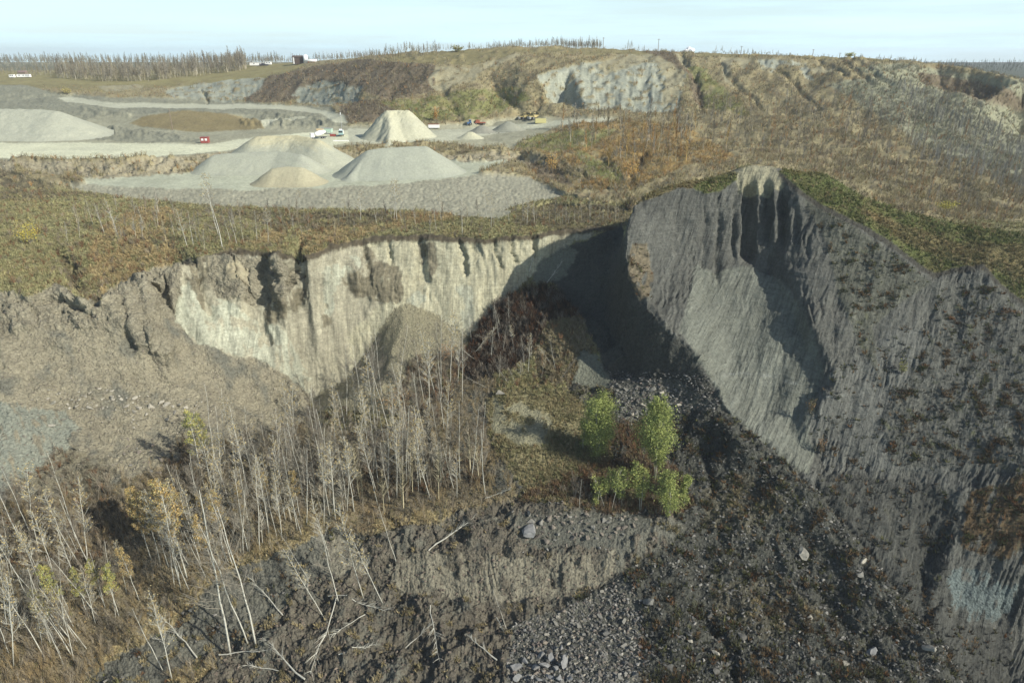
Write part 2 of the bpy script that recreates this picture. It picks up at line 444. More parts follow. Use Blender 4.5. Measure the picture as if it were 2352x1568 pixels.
U0, U1, NU = -1.3, 1.3, 1301
L0, L1 = math.log(40.0), math.log(9000.0)
NL = 2601
P = dense()
vs, es, fs, ov, oe, of = delaunay_2d_cdt([Vector((p[0], p[1])) for p in P], [], [], 0, 1e-5)
zz = np.array([np.mean([P[i][2] for i in o]) if o else 0 for o in ov])
pu = (np.array([v[0] for v in vs]) - U0) / (U1 - U0) * (NU - 1)
pl = (np.array([v[1] for v in vs]) - L0) / (L1 - L0) * (NL - 1)
H = np.full((NL, NU), -100.0)
for a, b, c in fs:
    x0, x1, x2 = pu[a], pu[b], pu[c]; y0, y1, y2 = pl[a], pl[b], pl[c]
    ix0, ix1 = max(0, int(math.ceil(min(x0, x1, x2)))), min(NU - 1, int(max(x0, x1, x2)))
    iy0, iy1 = max(0, int(math.ceil(min(y0, y1, y2)))), min(NL - 1, int(max(y0, y1, y2)))
    if ix1 < ix0 or iy1 < iy0: continue
    d = (y1 - y2) * (x0 - x2) + (x2 - x1) * (y0 - y2)
    if abs(d) < 1e-9: continue
    X, Yg = np.meshgrid(np.arange(ix0, ix1 + 1), np.arange(iy0, iy1 + 1))
    A = ((y1 - y2) * (X - x2) + (x2 - x1) * (Yg - y2)) / d
    B = ((y2 - y0) * (X - x2) + (x0 - x2) * (Yg - y2)) / d
    C = 1 - A - B
    m = (A >= -1e-6) & (B >= -1e-6) & (C >= -1e-6)
    zt = A * zz[a] + B * zz[b] + C * zz[c]
    sub = H[iy0:iy1 + 1, ix0:ix1 + 1]
    sub[m] = zt[m]
H = gblur(gblur(H, 1.0, 0), 1.0, 1)
print('tin', len(P), len(fs), round(time.time() - T0, 1))


def bil(F, u, l):
    x = np.clip((u - U0) / (U1 - U0) * (NU - 1), 0, NU - 1.001)
    y = np.clip((l - L0) / (L1 - L0) * (NL - 1), 0, NL - 1.001)
    ix = x.astype(int); iy = y.astype(int); fx = x - ix; fy = y - iy
    return (F[iy, ix] * (1 - fx) + F[iy, ix + 1] * fx) * (1 - fy) + (F[iy + 1, ix] * (1 - fx) + F[iy + 1, ix + 1] * fx) * fy


# crumbling edges: shift the break lines about in plan
ug = np.linspace(U0, U1, NU)[None, :].repeat(NL, 0)
lg = np.linspace(L0, L1, NL)[:, None].repeat(NU, 1)
du = 0.0045 * fbm(ug * 26, lg * 26, 4, 11)
dl = 0.0068 * fbm(ug * 30, lg * 30, 4, 23)
H = bil(H, ug + du, lg + dl)
yg = np.exp(lg); xg = ug * yg
print('warp', round(time.time() - T0, 1))
# ------------------------------------------------------------------ terrain mesh: rows packed where the ground is steep or near
NC, NR = 1480, 1020
uc = np.linspace(-1.22, 1.22, NC)
F_ = lambda l: (l - L0) / (L1 - L0) * (NL - 1)
lcol = np.linspace(math.log(58), math.log(5200), NL)
UU = uc[None, :].repeat(NL, 0); LL = lcol[:, None].repeat(NC, 1)
Z0 = bil(H, UU, LL)
Y0 = np.exp(LL)
f0 = Y0 * CP - Z0 * SP
v0 = FPX * (Y0 * SP + Z0 * CP) / f0
dv = np.abs(np.diff(v0, axis=0)); dvs = np.diff(v0, axis=0)
d3 = FPX * np.hypot(np.diff(Z0, axis=0), np.diff(Y0, axis=0)) / f0[1:]
wgt = np.where(dvs > 0, dv, dv * 0.35) + 0.10 * d3 + 0.12
wgt = gblur(gblur(wgt, 2.0, 0), 3.0, 1)
cum = np.concatenate([np.zeros((1, NC)), np.cumsum(wgt, 0)], 0)
cum /= cum[-1:]
cum = gblur(cum, 2.0, 1)
tt = np.linspace(0, 1, NR)
lv = np.empty((NR, NC))
for k in range(NC):
    lv[:, k] = np.interp(tt, cum[:, k], lcol)
u = uc[None, :].repeat(NR, 0)
y = np.exp(lv); x = u * y; z = bil(H, u, lv)
px, py = project(x, y, z)
print('grid', px.shape, round(time.time() - T0, 1))


def inpoly(qx, qy, poly):
    p = np.asarray(poly, float)
    x0, y0 = p.min(0); x1, y1 = p.max(0)
    res = np.zeros(qx.shape, bool)
    idx = np.where((qx >= x0) & (qx <= x1) & (qy >= y0) & (qy <= y1))
    if len(idx[0]) == 0: return res
    a, b = qx[idx], qy[idx]
    ins = np.zeros(a.shape, bool)
    n = len(p)
    for i in range(n):
        xa, ya = p[i]; xb, yb = p[(i + 1) % n]
        if ya == yb: continue
        c = ((ya > b) != (yb > b)) & (a < (xb - xa) * (b - ya) / (yb - ya) + xa)
        ins ^= c
    res[idx] = ins
    return res


LIP = [(-600,672),(0,672),(60,682),(120,655),(190,688),(235,690),(255,660),(300,640),(350,615),(420,598),(480,588),(540,576),(590,574),(640,588),(690,582),(705,586),(760,566),(850,545),(950,541),(1050,546),(1130,545),(1210,540),(1290,530),(1360,525),(1432,516)]
FOOT = [(405,735),(425,765),(445,790),(490,805),(540,822),(575,822),(620,845),(690,880),(720,912),(755,892),(800,868),(840,810),(870,760),(905,703),(945,696),(1000,728),(1040,752),(1080,772),(1120,725),(1160,690),(1200,655),(1260,600),(1310,562)]
APR_IN = [(200,424),(350,431),(560,437),(750,431),(900,423),(1000,415),(1090,402),(1130,386),(1165,378)]
APR_OUT = [(120,428),(230,447),(350,460),(500,474),(700,480),(900,484),(1100,492),(1160,482),(1200,470),(1290,448)]
CAPE = [(1790,393),(1830,430),(1880,465),(1930,490),(1990,520),(2060,565),(2110,605),(2150,630),(2200,615),(2260,604),(2290,640),(2352,690),(2750,900)]
KNIFE = [(1452,469),(1440,520),(1432,580),(1440,630),(1470,690),(1520,750),(1600,820),(1640,900),(1662,932)]
GULLY = [(1662,932),(1720,985),(1760,1020),(1800,1050),(1880,1130),(1960,1220),(2060,1340),(2120,1420),(2180,1500),(2215,1568)]
SKYR = [(1475,452),(1500,440),(1560,420),(1620,410),(1680,392),(1730,377),(1800,387),(1860,394),(1900,401),(1960,436),(2000,456),(2070,484),(2150,503),(2250,522),(2352,537),(2750,600)]

# kind: c0, c1 (mottled), c2 (speckle); texture scale m; streak; relief m; relief scale m; part of the land
K = {
 'hill':    ((.128,.106,.062),(.088,.070,.046),(.165,.135,.075), 9, 0, .9, 4.5, 'hillside'),
 'hilldark':((.088,.068,.047),(.066,.050,.036),(.115,.095,.055), 7, 0, 1.0, 4.0, 'hillside'),
 'hillor':  ((.185,.120,.050),(.135,.098,.048),(.150,.130,.060), 6, 0, .8, 4.0, 'hillside'),
 'hillgrn': ((.105,.103,.042),(.135,.118,.055),(.085,.080,.038), 8, 0, .5, 4.0, 'hillside'),
 'hillgrey':((.118,.112,.078),(.088,.082,.062),(.150,.140,.085), 8, 0, .9, 4.0, 'hillside'),
 'meadow':  ((.205,.175,.085),(.160,.132,.068),(.240,.205,.110), 14, 0, .4, 6.0, 'upper_meadow'),
 'meadowb': ((.165,.138,.070),(.125,.105,.056),(.200,.165,.085), 10, 0, .5, 6.0, 'upper_meadow'),
 'white':   ((.262,.260,.212),(.200,.200,.165),(.300,.280,.205), 7, 1, 1.3, 6.0, 'hillside'),
 'tan':     ((.290,.255,.170),(.230,.195,.125),(.200,.160,.095), 5, 1, .8, 4.0, 'hillside'),
 'quarry':  ((.262,.242,.175),(.205,.188,.138),(.320,.295,.212), 8, 0, .35, 4.0, 'quarry_ground'),
 'qdark':   ((.150,.142,.106),(.112,.107,.083),(.190,.176,.128), 6, 0, 1.3, 5.0, 'quarry_ground'),
 'hump':    ((.150,.118,.062),(.125,.098,.056),(.175,.140,.075), 8, 0, .3, 4.0, 'quarry_ground'),
 'sand':    ((.560,.530,.385),(.490,.465,.345),(.620,.585,.420), 16, 0, .10, 4.0, 'quarry_ground'),
 'road':    ((.430,.408,.310),(.385,.365,.280),(.470,.440,.335), 10, 0, .06, 4.0, 'road'),
 'lower':   ((.400,.390,.295),(.350,.342,.262),(.440,.425,.315), 12, 0, .12, 4.0, 'quarry_ground'),
 'cut':     ((.270,.228,.158),(.160,.130,.092),(.390,.345,.240), 4, .4, 2.2, 3.6, 'quarry_ground'),
 'apron':   ((.310,.285,.215),(.262,.240,.182),(.225,.202,.158), 5, 0, .22, 2.6, 'quarry_ground'),
 'bench':   ((.138,.124,.062),(.108,.096,.052),(.172,.150,.082), 7, 0, .7, 3.0, 'grass_bench'),
 'benchr':  ((.185,.135,.070),(.150,.118,.062),(.215,.165,.085), 5, 0, .6, 3.0, 'grass_bench'),
 'benchd':  ((.085,.070,.044),(.060,.050,.034),(.120,.098,.055), 5, 0, .8, 3.0, 'grass_bench'),
 'cliff':   ((.270,.240,.178),(.205,.180,.135),(.325,.295,.222), 5, .9, .75, 2.4, 'sandstone_cliff'),
 'cliffy':  ((.325,.292,.208),(.255,.226,.158),(.370,.338,.250), 5, .9, .65, 2.4, 'sandstone_cliff'),
 'cliffw':  ((.345,.330,.255),(.262,.240,.182),(.385,.375,.295), 4, .9, .40, 2.2, 'sandstone_cliff'),
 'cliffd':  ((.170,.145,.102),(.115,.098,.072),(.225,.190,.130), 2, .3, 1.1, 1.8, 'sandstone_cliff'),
 'slump':   ((.185,.160,.118),(.135,.115,.085),(.240,.210,.155), 3, .25, 2.5, 3.0, 'landslide_ground'),
 'talus':   ((.190,.163,.118),(.150,.128,.094),(.225,.195,.142), 4, 0, .95, 1.8, 'landslide_ground'),
 'greygr':  ((.180,.178,.145),(.150,.150,.125),(.210,.202,.160), 3, 0, .30, 1.2, 'landslide_ground'),
 'clod':    ((.150,.128,.090),(.110,.098,.075),(.185,.165,.125), 2.5, 0, 1.1, 2.2, 'landslide_ground'),
 'litter':  ((.112,.088,.056),(.080,.063,.042),(.145,.115,.065), 3, 0, .6, 2.0, 'landslide_ground'),
 'litterd': ((.070,.055,.038),(.050,.040,.030),(.098,.078,.048), 3, 0, .8, 2.0, 'landslide_ground'),
 'gold':    ((.215,.165,.088),(.165,.128,.072),(.265,.205,.110), 1.6, 0, .45, 1.4, 'landslide_ground'),
 'cone':    ((.195,.170,.115),(.150,.130,.090),(.225,.200,.130), 4, .6, .22, 1.2, 'landslide_ground'),
 'coned':   ((.120,.098,.070),(.090,.074,.055),(.150,.125,.085), 3, 0, .7, 1.8, 'landslide_ground'),
 'brush':   ((.060,.042,.030),(.042,.031,.024),(.085,.058,.038), 2.5, 0, 1.6, 2.4, 'landslide_ground'),
 'mound':   ((.130,.105,.066),(.095,.078,.052),(.165,.135,.085), 2.5, .3, 1.6, 2.6, 'landslide_ground'),
 'grtalus': ((.130,.128,.100),(.108,.107,.086),(.150,.142,.110), 3, .5, .3, 1.2, 'landslide_ground'),
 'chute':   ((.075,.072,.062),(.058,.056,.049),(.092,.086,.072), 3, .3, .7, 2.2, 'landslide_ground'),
 'knoll':   ((.190,.160,.088),(.145,.118,.066),(.225,.195,.112), 3, 0, .6, 2.4, 'landslide_ground'),
 'knolls':  ((.255,.228,.150),(.205,.182,.118),(.285,.258,.172), 3, 0, .2, 2.4, 'landslide_ground'),
 'shrubby': ((.115,.072,.042),(.085,.060,.038),(.145,.092,.050), 2, 0, .9, 2.0, 'landslide_ground'),
 'debris':  ((.098,.094,.080),(.068,.066,.058),(.128,.120,.096), 2.2, 0, 1.0, 2.2, 'landslide_ground'),
 'debrisb': ((.125,.110,.082),(.090,.080,.062),(.155,.140,.100), 2.5, 0, 1.2, 2.2, 'landslide_ground'),
 'rubble':  ((.110,.104,.086),(.082,.078,.066),(.140,.130,.104), 1.2, 0, .55, 1.2, 'landslide_ground'),
 'dsoil':   ((.098,.083,.065),(.064,.054,.043),(.140,.120,.090), 3.2, 0, 1.2, 1.7, 'landslide_ground'),
 'face':    ((.172,.151,.115),(.122,.106,.082),(.205,.180,.136), 3, .5, .9, 1.9, 'landslide_ground'),
 'gface':   ((.118,.110,.090),(.088,.082,.070),(.142,.130,.104), 3, .35, 1.1, 2.2, 'landslide_ground'),
 'shale':   ((.112,.107,.095),(.084,.081,.073),(.134,.127,.110), 4, .8, 1.05, 1.8, 'shale_ridge'),
 'shalel':  ((.150,.148,.124),(.126,.125,.108),(.168,.163,.134), 6, .95, .34, 1.4, 'shale_ridge'),
 'shaleb':  ((.122,.117,.105),(.096,.093,.085),(.142,.136,.120), 4, .9, .75, 1.5, 'shale_ridge'),
 'shalev':  ((.108,.104,.084),(.082,.080,.066),(.128,.122,.094), 2.5, .4, .8, 1.8, 'shale_ridge'),
 'shaler':  ((.108,.103,.090),(.082,.079,.070),(.126,.119,.100), 2.5, .2, .8, 1.8, 'shale_ridge'),
 'ridgeb':  ((.150,.120,.082),(.115,.092,.064),(.180,.145,.100), 2, .3, .6, 1.6, 'shale_ridge'),
 'sandtop': ((.270,.240,.165),(.190,.172,.128),(.310,.275,.185), 3, 1, .4, 1.6, 'shale_ridge'),
 'cap':     ((.082,.088,.032),(.105,.092,.040),(.066,.076,.028), 5, 0, .30, 1.6, 'ridge_grass'),
 'capb':    ((.125,.098,.048),(.100,.086,.042),(.145,.112,.055), 5, 0, .30, 1.6, 'ridge_grass'),
 'rustp':   ((.112,.072,.040),(.082,.064,.042),(.095,.088,.048), 2.5, 0, .6, 1.6, 'shale_ridge'),
 'blue':    ((.128,.146,.140),(.078,.090,.090),(.180,.195,.185), 2.5, .7, 1.0, 1.8, 'landslide_ground'),
 'fan':     ((.118,.113,.100),(.090,.086,.077),(.140,.133,.116), 3.0, .3, 1.0, 2.0, 'shale_ridge'),
}
K['sod'] = ((.085,.068,.048),(.055,.043,.031),(.12,.095,.06), 2, .4, .9, 1.6, 'sandstone_cliff')  # shadow line under the cliff lip, painted as a dark brown strip
K['sodr'] = ((.055,.05,.042),(.042,.038,.033),(.07,.064,.05), 2, .4, .7, 1.6, 'shale_ridge')  # painted shadow strip under the edge of the ridge grass
K['farwood'] = ((.085,.095,.07),(.06,.072,.055),(.11,.11,.075), 60, 0, .0, 40, 'distant_plain')
K['farwoodl'] = ((.175,.168,.118),(.145,.14,.10),(.20,.185,.125), 60, 0, .0, 40, 'distant_plain')
KEYS = list(K)
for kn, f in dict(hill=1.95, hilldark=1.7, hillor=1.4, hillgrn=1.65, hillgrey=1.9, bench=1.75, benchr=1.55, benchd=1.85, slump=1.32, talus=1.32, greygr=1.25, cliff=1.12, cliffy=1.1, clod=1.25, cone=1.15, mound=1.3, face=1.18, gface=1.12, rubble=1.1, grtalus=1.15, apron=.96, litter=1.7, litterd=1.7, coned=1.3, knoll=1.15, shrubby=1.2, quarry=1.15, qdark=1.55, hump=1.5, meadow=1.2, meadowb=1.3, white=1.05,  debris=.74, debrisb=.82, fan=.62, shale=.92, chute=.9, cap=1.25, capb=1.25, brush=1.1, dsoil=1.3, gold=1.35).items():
    v = K[kn]; K[kn] = tuple(tuple(a * f for a in c) for c in v[:3]) + v[3:]
BIG = 1e9
ZP = [   # kind, outline measured on the photograph, nearest and farthest distance of the ground it covers
 ('hill', [(-900,-900),(3300,-900),(3300,700),(-900,700)], 232, BIG),
 ('meadow', [(-900,120),(640,120),(700,150),(660,178),(480,192),(300,198),(-900,215)], 500, BIG),
 ('meadowb', [(-900,193),(300,195),(480,190),(600,178),(600,190),(380,202),(250,215),(100,205),(-900,220)], 500, BIG),
 ('hilldark', [(620,175),(760,150),(860,140),(1000,155),(1000,215),(900,235),(830,215),(740,190),(660,240),(560,240)], 400, BIG),
 ('hilldark', [(770,285),(790,240),(880,232),(950,262),(960,296)], 400, 500),
 ('hillgrn', [(870,240),(1000,225),(1180,200),(1220,230),(1100,280),(960,280)], 380, BIG),
 ('meadowb', [(860,140),(1000,116),(1480,112),(1600,120),(1480,128),(1180,127),(1080,152),(1000,152)], 480, BIG),
 ('meadowb', [(1590,118),(2000,130),(2100,142),(2030,146),(1900,136),(1600,134)], 430, BIG),
 ('hillgrn', [(1560,150),(1620,160),(1700,240),(1720,270),(1620,250)], 380, BIG),
 ('hillgrey', [(2060,150),(2352,190),(2700,230),(2700,420),(2250,330),(2100,220),(1960,160)], 300, BIG),
 ('hilldark', [(2100,170),(2250,190),(2352,230),(2352,260),(2230,230),(2120,200)], 300, BIG),
 ('hillgrey', [(2020,180),(2160,230),(2250,300),(2352,350),(2700,400),(2700,450),(2352,430),(2100,330),(2000,260),(1900,200)], 250, BIG),
 ('tan', [(1000,160),(1080,158),(1140,140),(1185,127),(1200,130),(1150,152),(1110,165),(1090,190),(1000,215),(985,190)], 440, BIG),
 ('white', [(1232,176),(1290,160),(1340,150),(1440,140),(1500,128),(1545,130),(1580,160),(1570,200),(1555,262),(1500,262),(1400,256),(1320,253),(1262,236)], 400, 540),
 ('tan', [(1370,152),(1440,126),(1500,124),(1520,135),(1480,150),(1420,165),(1390,172)], 400, 545),
 ('tan', [(1500,140),(1560,125),(1580,150),(1570,190),(1555,245),(1520,240),(1530,180)], 400, 545),
 ('hilldark', [(1480,120),(1540,124),(1600,180),(1615,215),(1618,255),(1595,235),(1580,175),(1530,140)], 400, BIG),
 ('tan', [(1650,136),(1725,138),(1710,162),(1690,150),(1668,178),(1690,205),(1665,190)], 400, BIG),
 ('white', [(1740,142),(1850,146),(1872,188),(1850,180),(1835,158),(1790,152),(1770,172),(1745,165)], 400, BIG),
 ('tan', [(1850,152),(1920,158),(1925,166),(1870,170)], 400, BIG),
 ('white', [(380,212),(420,200),(500,190),(560,182),(610,180),(600,205),(560,236),(470,236),(400,228)], 500, BIG),
 ('white', [(690,205),(740,190),(790,192),(800,205),(835,200),(825,240),(760,246),(690,242),(672,225)], 480, BIG),
 ('tan', [(220,200),(330,195),(330,205),(250,212)], 500, BIG),
 ('qdark', [(-900,190),(60,196),(120,215),(250,225),(420,228),(580,240),(760,248),(800,285),(790,300),(620,300),(560,285),(300,300),(180,310),(120,262),(200,320),(-900,325)], 330, BIG),
 ('quarry', [(200,270),(320,255),(380,262),(300,280),(330,295),(480,303),(600,292),(790,292),(1000,290),(1180,272),(1420,272),(1400,288),(1290,290),(1190,330),(1180,347),(1010,327),(430,362),(150,375),(-900,375),(-900,318),(200,318)], 300, 480),
 ('road', [(135,225),(160,222),(250,236),(430,240),(560,240),(700,246),(790,264),(800,285),(770,282),(740,262),(640,252),(430,250),(260,248),(150,234)], 380, BIG),
 ('road', [(560,290),(640,275),(700,272),(712,276),(640,283),(590,298)], 380, BIG),
 ('qdark', [(190,298),(330,300),(420,316),(490,322),(400,330),(300,328),(220,322)], 340, 470),
 ('hump', [(298,284),(330,268),(420,254),(520,260),(600,284),(606,296),(480,303),(420,302),(330,292)], 380, 520),
 ('sand', [(-900,334),(180,328),(300,330),(480,332),(580,316),(760,300),(830,300),(840,325),(700,342),(560,342),(430,355),(300,368),(0,365),(-900,365)], 290, 440),
 ('road', [(800,296),(1000,300),(1180,288),(1290,278),(1400,272),(1400,278),(1300,286),(1180,302),(1020,325),(800,330)], 300, 440),
 ('cut', [(-900,367),(150,372),(300,372),(430,359),(540,348),(660,348),(800,333),(1010,325),(1110,324),(1180,346),(1262,372),(1300,410),(1260,405),(1170,372),(1060,380),(1000,358),(800,366),(650,392),(420,402),(190,412),(100,400),(-900,392)], 255, 345),
 ('hilldark', [(1200,375),(1262,385),(1300,420),(1320,440),(1240,412)], 240, 330),
 ('hillor', [(1210,345),(1300,290),(1420,280),(1560,290),(1650,330),(1700,370),(1560,395),(1460,440),(1300,440),(1380,410),(1330,390)], 240, 420),
 ('hillgrn', [(1320,350),(1400,370),(1440,420),(1420,432),(1340,400)], 240, 380),
 ('hillgrn', [(1180,340),(1240,310),(1420,300),(1360,340),(1260,356)], 270, 420),
 ('lower', APR_IN + [(1170,366),(1060,374),(1000,352),(650,390),(420,400),(190,412)], 245, 330),
 ('bench', APR_OUT + [(1370,470),(1450,462),(1448,520)] + LIP[::-1] + [(-600,395),(0,392),(100,408)], 140, 262),
 ('benchr', [(215,530),(330,470),(420,470),(380,540),(420,590),(300,640),(240,690),(200,640)], 140, 235),
 ('benchr', [(690,540),(760,510),(1040,480),(1100,500),(940,520),(840,545),(760,568),(700,586)], 140, 240),
 ('benchr', [(560,560),(640,520),(720,500),(720,520),(640,560)], 140, 240),
 ('benchd', [(-600,395),(0,392),(120,430),(230,450),(60,460),(-600,440)], 140, 300),
 ('benchd', [(400,480),(640,490),(900,490),(900,520),(640,535),(560,500)], 140, 245),
 ('benchd', [(1190,486),(1260,466),(1450,476),(1448,520),(1290,530),(1240,520),(1180,520)], 140, 250),
 ('apron', APR_IN + [(1290,446)] + APR_OUT[::-1], 212, 290),
 ('apron', [(1020,485),(1110,480),(1190,482),(1150,505),(1060,500)], 212, 260),
 ('benchd', [(130,588),(170,585),(200,620),(245,690),(190,690),(150,640)], 130, 200),
 ('slump', LIP[:12] + [(540,590),(480,640),(420,660),(405,735),(350,760),(200,800),(-600,800)], 120, 190),
 ('talus', [(-600,760),(0,770),(150,760),(240,740),(300,700),(405,735),(445,790),(575,822),(690,880),(720,912),(720,965),(600,990),(400,1100),(250,1140),(0,1200),(-600,1200)], 95, 180),
 ('slump', [(265,735),(330,720),(390,770),(380,815),(330,800),(290,770)], 120, 180),
 ('cliff', LIP[9:] + FOOT[::-1], 150, 215),
 ('cliffy', [(830,560),(950,545),(1130,550),(1240,545),(1290,545),(1270,600),(1200,655),(1080,772),(1000,728),(945,696),(905,703),(870,760),(800,868),(800,760),(880,690),(850,640),(870,600)], 150, 215),
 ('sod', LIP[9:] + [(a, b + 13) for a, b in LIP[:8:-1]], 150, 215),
 ('cliffw', [(408,660),(440,650),(500,680),(560,720),(650,760),(700,830),(720,905),(690,880),(620,845),(575,822),(490,805),(445,790),(405,735)], 150, 200),
 ('cliffw', [(742,612),(785,605),(800,620),(775,655),(765,720),(748,730)], 150, 200),
 ('cliffw', [(800,590),(815,590),(830,620),(838,650),(825,640)], 150, 205),
 ('cliffw', [(1045,655),(1080,655),(1092,740),(1075,765),(1060,735)], 150, 205),
 ('cliffw', [(930,690),(960,665),(975,690),(950,712)], 150, 205),
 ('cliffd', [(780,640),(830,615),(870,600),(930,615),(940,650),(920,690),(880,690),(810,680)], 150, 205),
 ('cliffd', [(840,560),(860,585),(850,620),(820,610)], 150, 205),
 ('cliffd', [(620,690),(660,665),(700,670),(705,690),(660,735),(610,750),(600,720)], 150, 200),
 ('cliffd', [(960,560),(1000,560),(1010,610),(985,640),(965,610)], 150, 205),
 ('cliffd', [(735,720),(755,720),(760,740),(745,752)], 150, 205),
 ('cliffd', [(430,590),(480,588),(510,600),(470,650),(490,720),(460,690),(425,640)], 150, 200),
 ('slump', [(480,590),(640,592),(700,640),(640,700),(560,700),(500,680),(480,640)], 150, 205),
 ('cut', [(510,615),(545,605),(580,625),(570,660),(530,655)], 150, 205),
 ('greygr', [(-600,930),(40,925),(150,950),(190,990),(170,1030),(100,1070),(40,1110),(0,1150),(-600,1150)], 95, 150),
 ('clod', [(130,1030),(230,1045),(260,1090),(220,1140),(60,1170),(0,1180),(0,1150),(60,1100)], 95, 150),
 ('litter', [(-600,1160),(0,1160),(240,1120),(420,1060),(560,990),(720,960),(870,1010),(1000,900),(1130,850),(1140,900),(1110,960),(1150,1060),(1190,1150),(1050,1180),(1000,1200),(870,1225),(740,1225),(640,1268),(540,1310),(450,1385),(330,1468),(190,1600),(-600,1600)], 60, 178),
 ('litterd', [(380,1060),(430,1000),(440,1080),(460,1130),(400,1130)], 80, 160),
 ('litterd', [(700,1040),(900,1040),(1090,1060),(1120,1110),(900,1150),(700,1120)], 80, 160),
 ('litterd', [(0,1180),(250,1130),(330,1200),(200,1300),(0,1300)], 80, 150),
 ('gold', [(330,1420),(470,1330),(560,1270),(640,1210),(720,1180),(760,1210),(740,1226),(640,1270),(540,1312),(450,1388),(330,1470),(240,1540),(200,1560)], 80, 130),
 ('gold', [(860,1190),(1000,1170),(1060,1175),(1010,1200),(870,1225)], 80, 135),
 ('cone', FOOT[8:18] + [(1060,820),(1000,880),(930,960),(830,950),(740,940)], 140, 192),
 ('coned', [(940,830),(1050,800),(1100,850),(1000,960),(900,960)], 130, 190),
 ('brush', [(1115,730),(1160,690),(1240,660),(1300,675),(1330,740),(1250,780),(1180,850),(1090,880),(1060,840)], 140, 205),
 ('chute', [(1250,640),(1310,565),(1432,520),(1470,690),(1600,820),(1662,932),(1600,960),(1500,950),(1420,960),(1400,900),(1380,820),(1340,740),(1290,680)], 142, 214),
 ('grtalus', [(1240,600),(1300,565),(1330,580),(1290,640),(1240,660),(1220,650)], 150, 212),
 ('mound', [(1225,800),(1260,735),(1330,730),(1350,760),(1380,850),(1320,890),(1240,880)], 140, 200),
 ('grtalus', [(1340,800),(1375,820),(1410,890),(1425,950),(1340,930),(1310,880)], 130, 190),
 ('debrisb', [(1310,880),(1430,900),(1440,960),(1380,980),(1300,920)], 130, 180),
 ('rubble', [(1400,880),(1560,870),(1660,935),(1600,965),(1480,980),(1410,975)], 130, 172),
 ('knoll', [(1105,930),(1150,895),(1300,905),(1400,960),(1400,1070),(1540,1140),(1400,1160),(1210,1150),(1140,1050)], 105, 165),
 ('knolls', [(1160,945),(1200,930),(1285,965),(1262,1022),(1190,1030),(1130,990),(1128,915)], 105, 165),
 ('shrubby', [(1310,1080),(1450,1050),(1560,1080),(1600,1150),(1560,1180),(1300,1165),(1180,1150)], 105, 150),
 ('shrubby', [(1380,980),(1480,960),(1500,1060),(1400,1080)], 105, 165),
 ('debris', [(1480,965),(1662,932)] + GULLY[1:] + [(2215,1700),(1150,1700),(1150,1440),(1300,1375),(1430,1325),(1540,1255),(1560,1180),(1610,1150),(1540,1050)], 60, 145),
 ('debrisb', [(1600,1120),(1720,1080),(1800,1160),(1700,1240),(1620,1200)], 60, 135),
 ('debrisb', [(1640,1350),(1800,1330),(1900,1420),(1780,1470),(1650,1420)], 60, 115),
 ('dsoil', [(700,1245),(870,1225),(1000,1200),(1180,1150),(1300,1165),(1560,1180),(1540,1250),(1430,1325),(1300,1375),(1240,1450),(1160,1600),(400,1700),(480,1510),(650,1395)], 60, 125),
 ('rubble', [(1190,1180),(1440,1170),(1500,1190),(1480,1230),(1400,1260),(1240,1260),(1180,1240)], 90, 125),
 ('rubble', [(1180,1440),(1300,1390),(1430,1330),(1480,1400),(1470,1600),(1160,1600)], 60, 112),
 ('face', [(880,1300),(985,1264),(1100,1270),(1200,1274),(1300,1282),(1400,1270),(1460,1245),(1470,1300),(1420,1326),(1300,1366),(1200,1382),(990,1374),(920,1370)], 90, 114),
 ('gface', [(1400,1240),(1545,1190),(1570,1210),(1520,1268),(1430,1325),(1420,1290)], 90, 122),
 ('face', [(690,1290),(745,1240),(800,1235),(830,1300),(760,1330)], 90, 116),
 ('gface', [(740,1226),(640,1270),(540,1312),(450,1388),(400,1437),(330,1470),(230,1542),(150,1700),(330,1700),(400,1545),(480,1505),(570,1474),(650,1394),(700,1350),(760,1300)], 60, 116),
 ('gold', [(380,1540),(460,1515),(520,1530),(470,1560),(390,1570)], 60, 100),
 ('shale', KNIFE[::-1] + SKYR[:7] + CAPE + [(2750,1700),(2215,1700)] + GULLY[::-1], 84, 204),
 ('shalel', [(1600,605),(1640,625),(1720,610),(1790,640),(1850,720),(1890,850),(1890,1000),(1860,1090),(1800,1050),(1720,985),(1662,932),(1600,820),(1560,760),(1575,720)], 120, 190),
 ('shaleb', [(1880,870),(2060,750),(2200,760),(2200,1080),(1900,1080),(1860,1000)], 115, 180),
 ('shalev', [(1845,460),(1930,500),(2050,580),(2140,650),(2060,700),(1990,760),(1960,640),(1900,560)], 120, 190),
 ('shalev', [(1900,560),(1960,600),(2000,720),(2020,860),(1980,800),(1920,660)], 120, 190),
 ('shaler', [(2150,660),(2290,660),(2352,720),(2750,900),(2750,1120),(2352,1080),(2050,1070),(2020,960),(2080,880),(2150,760)], 100, 170),
 ('ridgeb', [(1450,560),(1485,560),(1500,640),(1490,690),(1470,690),(1440,630)], 140, 185),
 ('sandtop', [(1685,392),(1730,377),(1780,380),(1800,425),(1760,450),(1700,440)], 150, 205),
 ('capb', [(1440,475)] + SKYR[:5] + [(1690,412),(1640,440),(1560,432),(1500,455)], 170, 216),
 ('cap', [(1590,432),(1620,414),(1690,395),(1692,412),(1655,438),(1620,445)], 170, 210),
 ('cap', SKYR[6:] + CAPE[::-1], 130, 200),
 ('capb', [(1960,470),(2060,510),(2200,560),(2352,560),(2750,620),(2750,700),(2352,640),(2180,600),(2080,560)], 130, 200),
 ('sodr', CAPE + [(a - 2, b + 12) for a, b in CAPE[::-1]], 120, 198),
 ('fan', GULLY[4:] + [(2300,1700),(2330,1450),(2200,1420),(2180,1280),(2200,1190),(2160,1110),(1880,1085)], 84, 130),
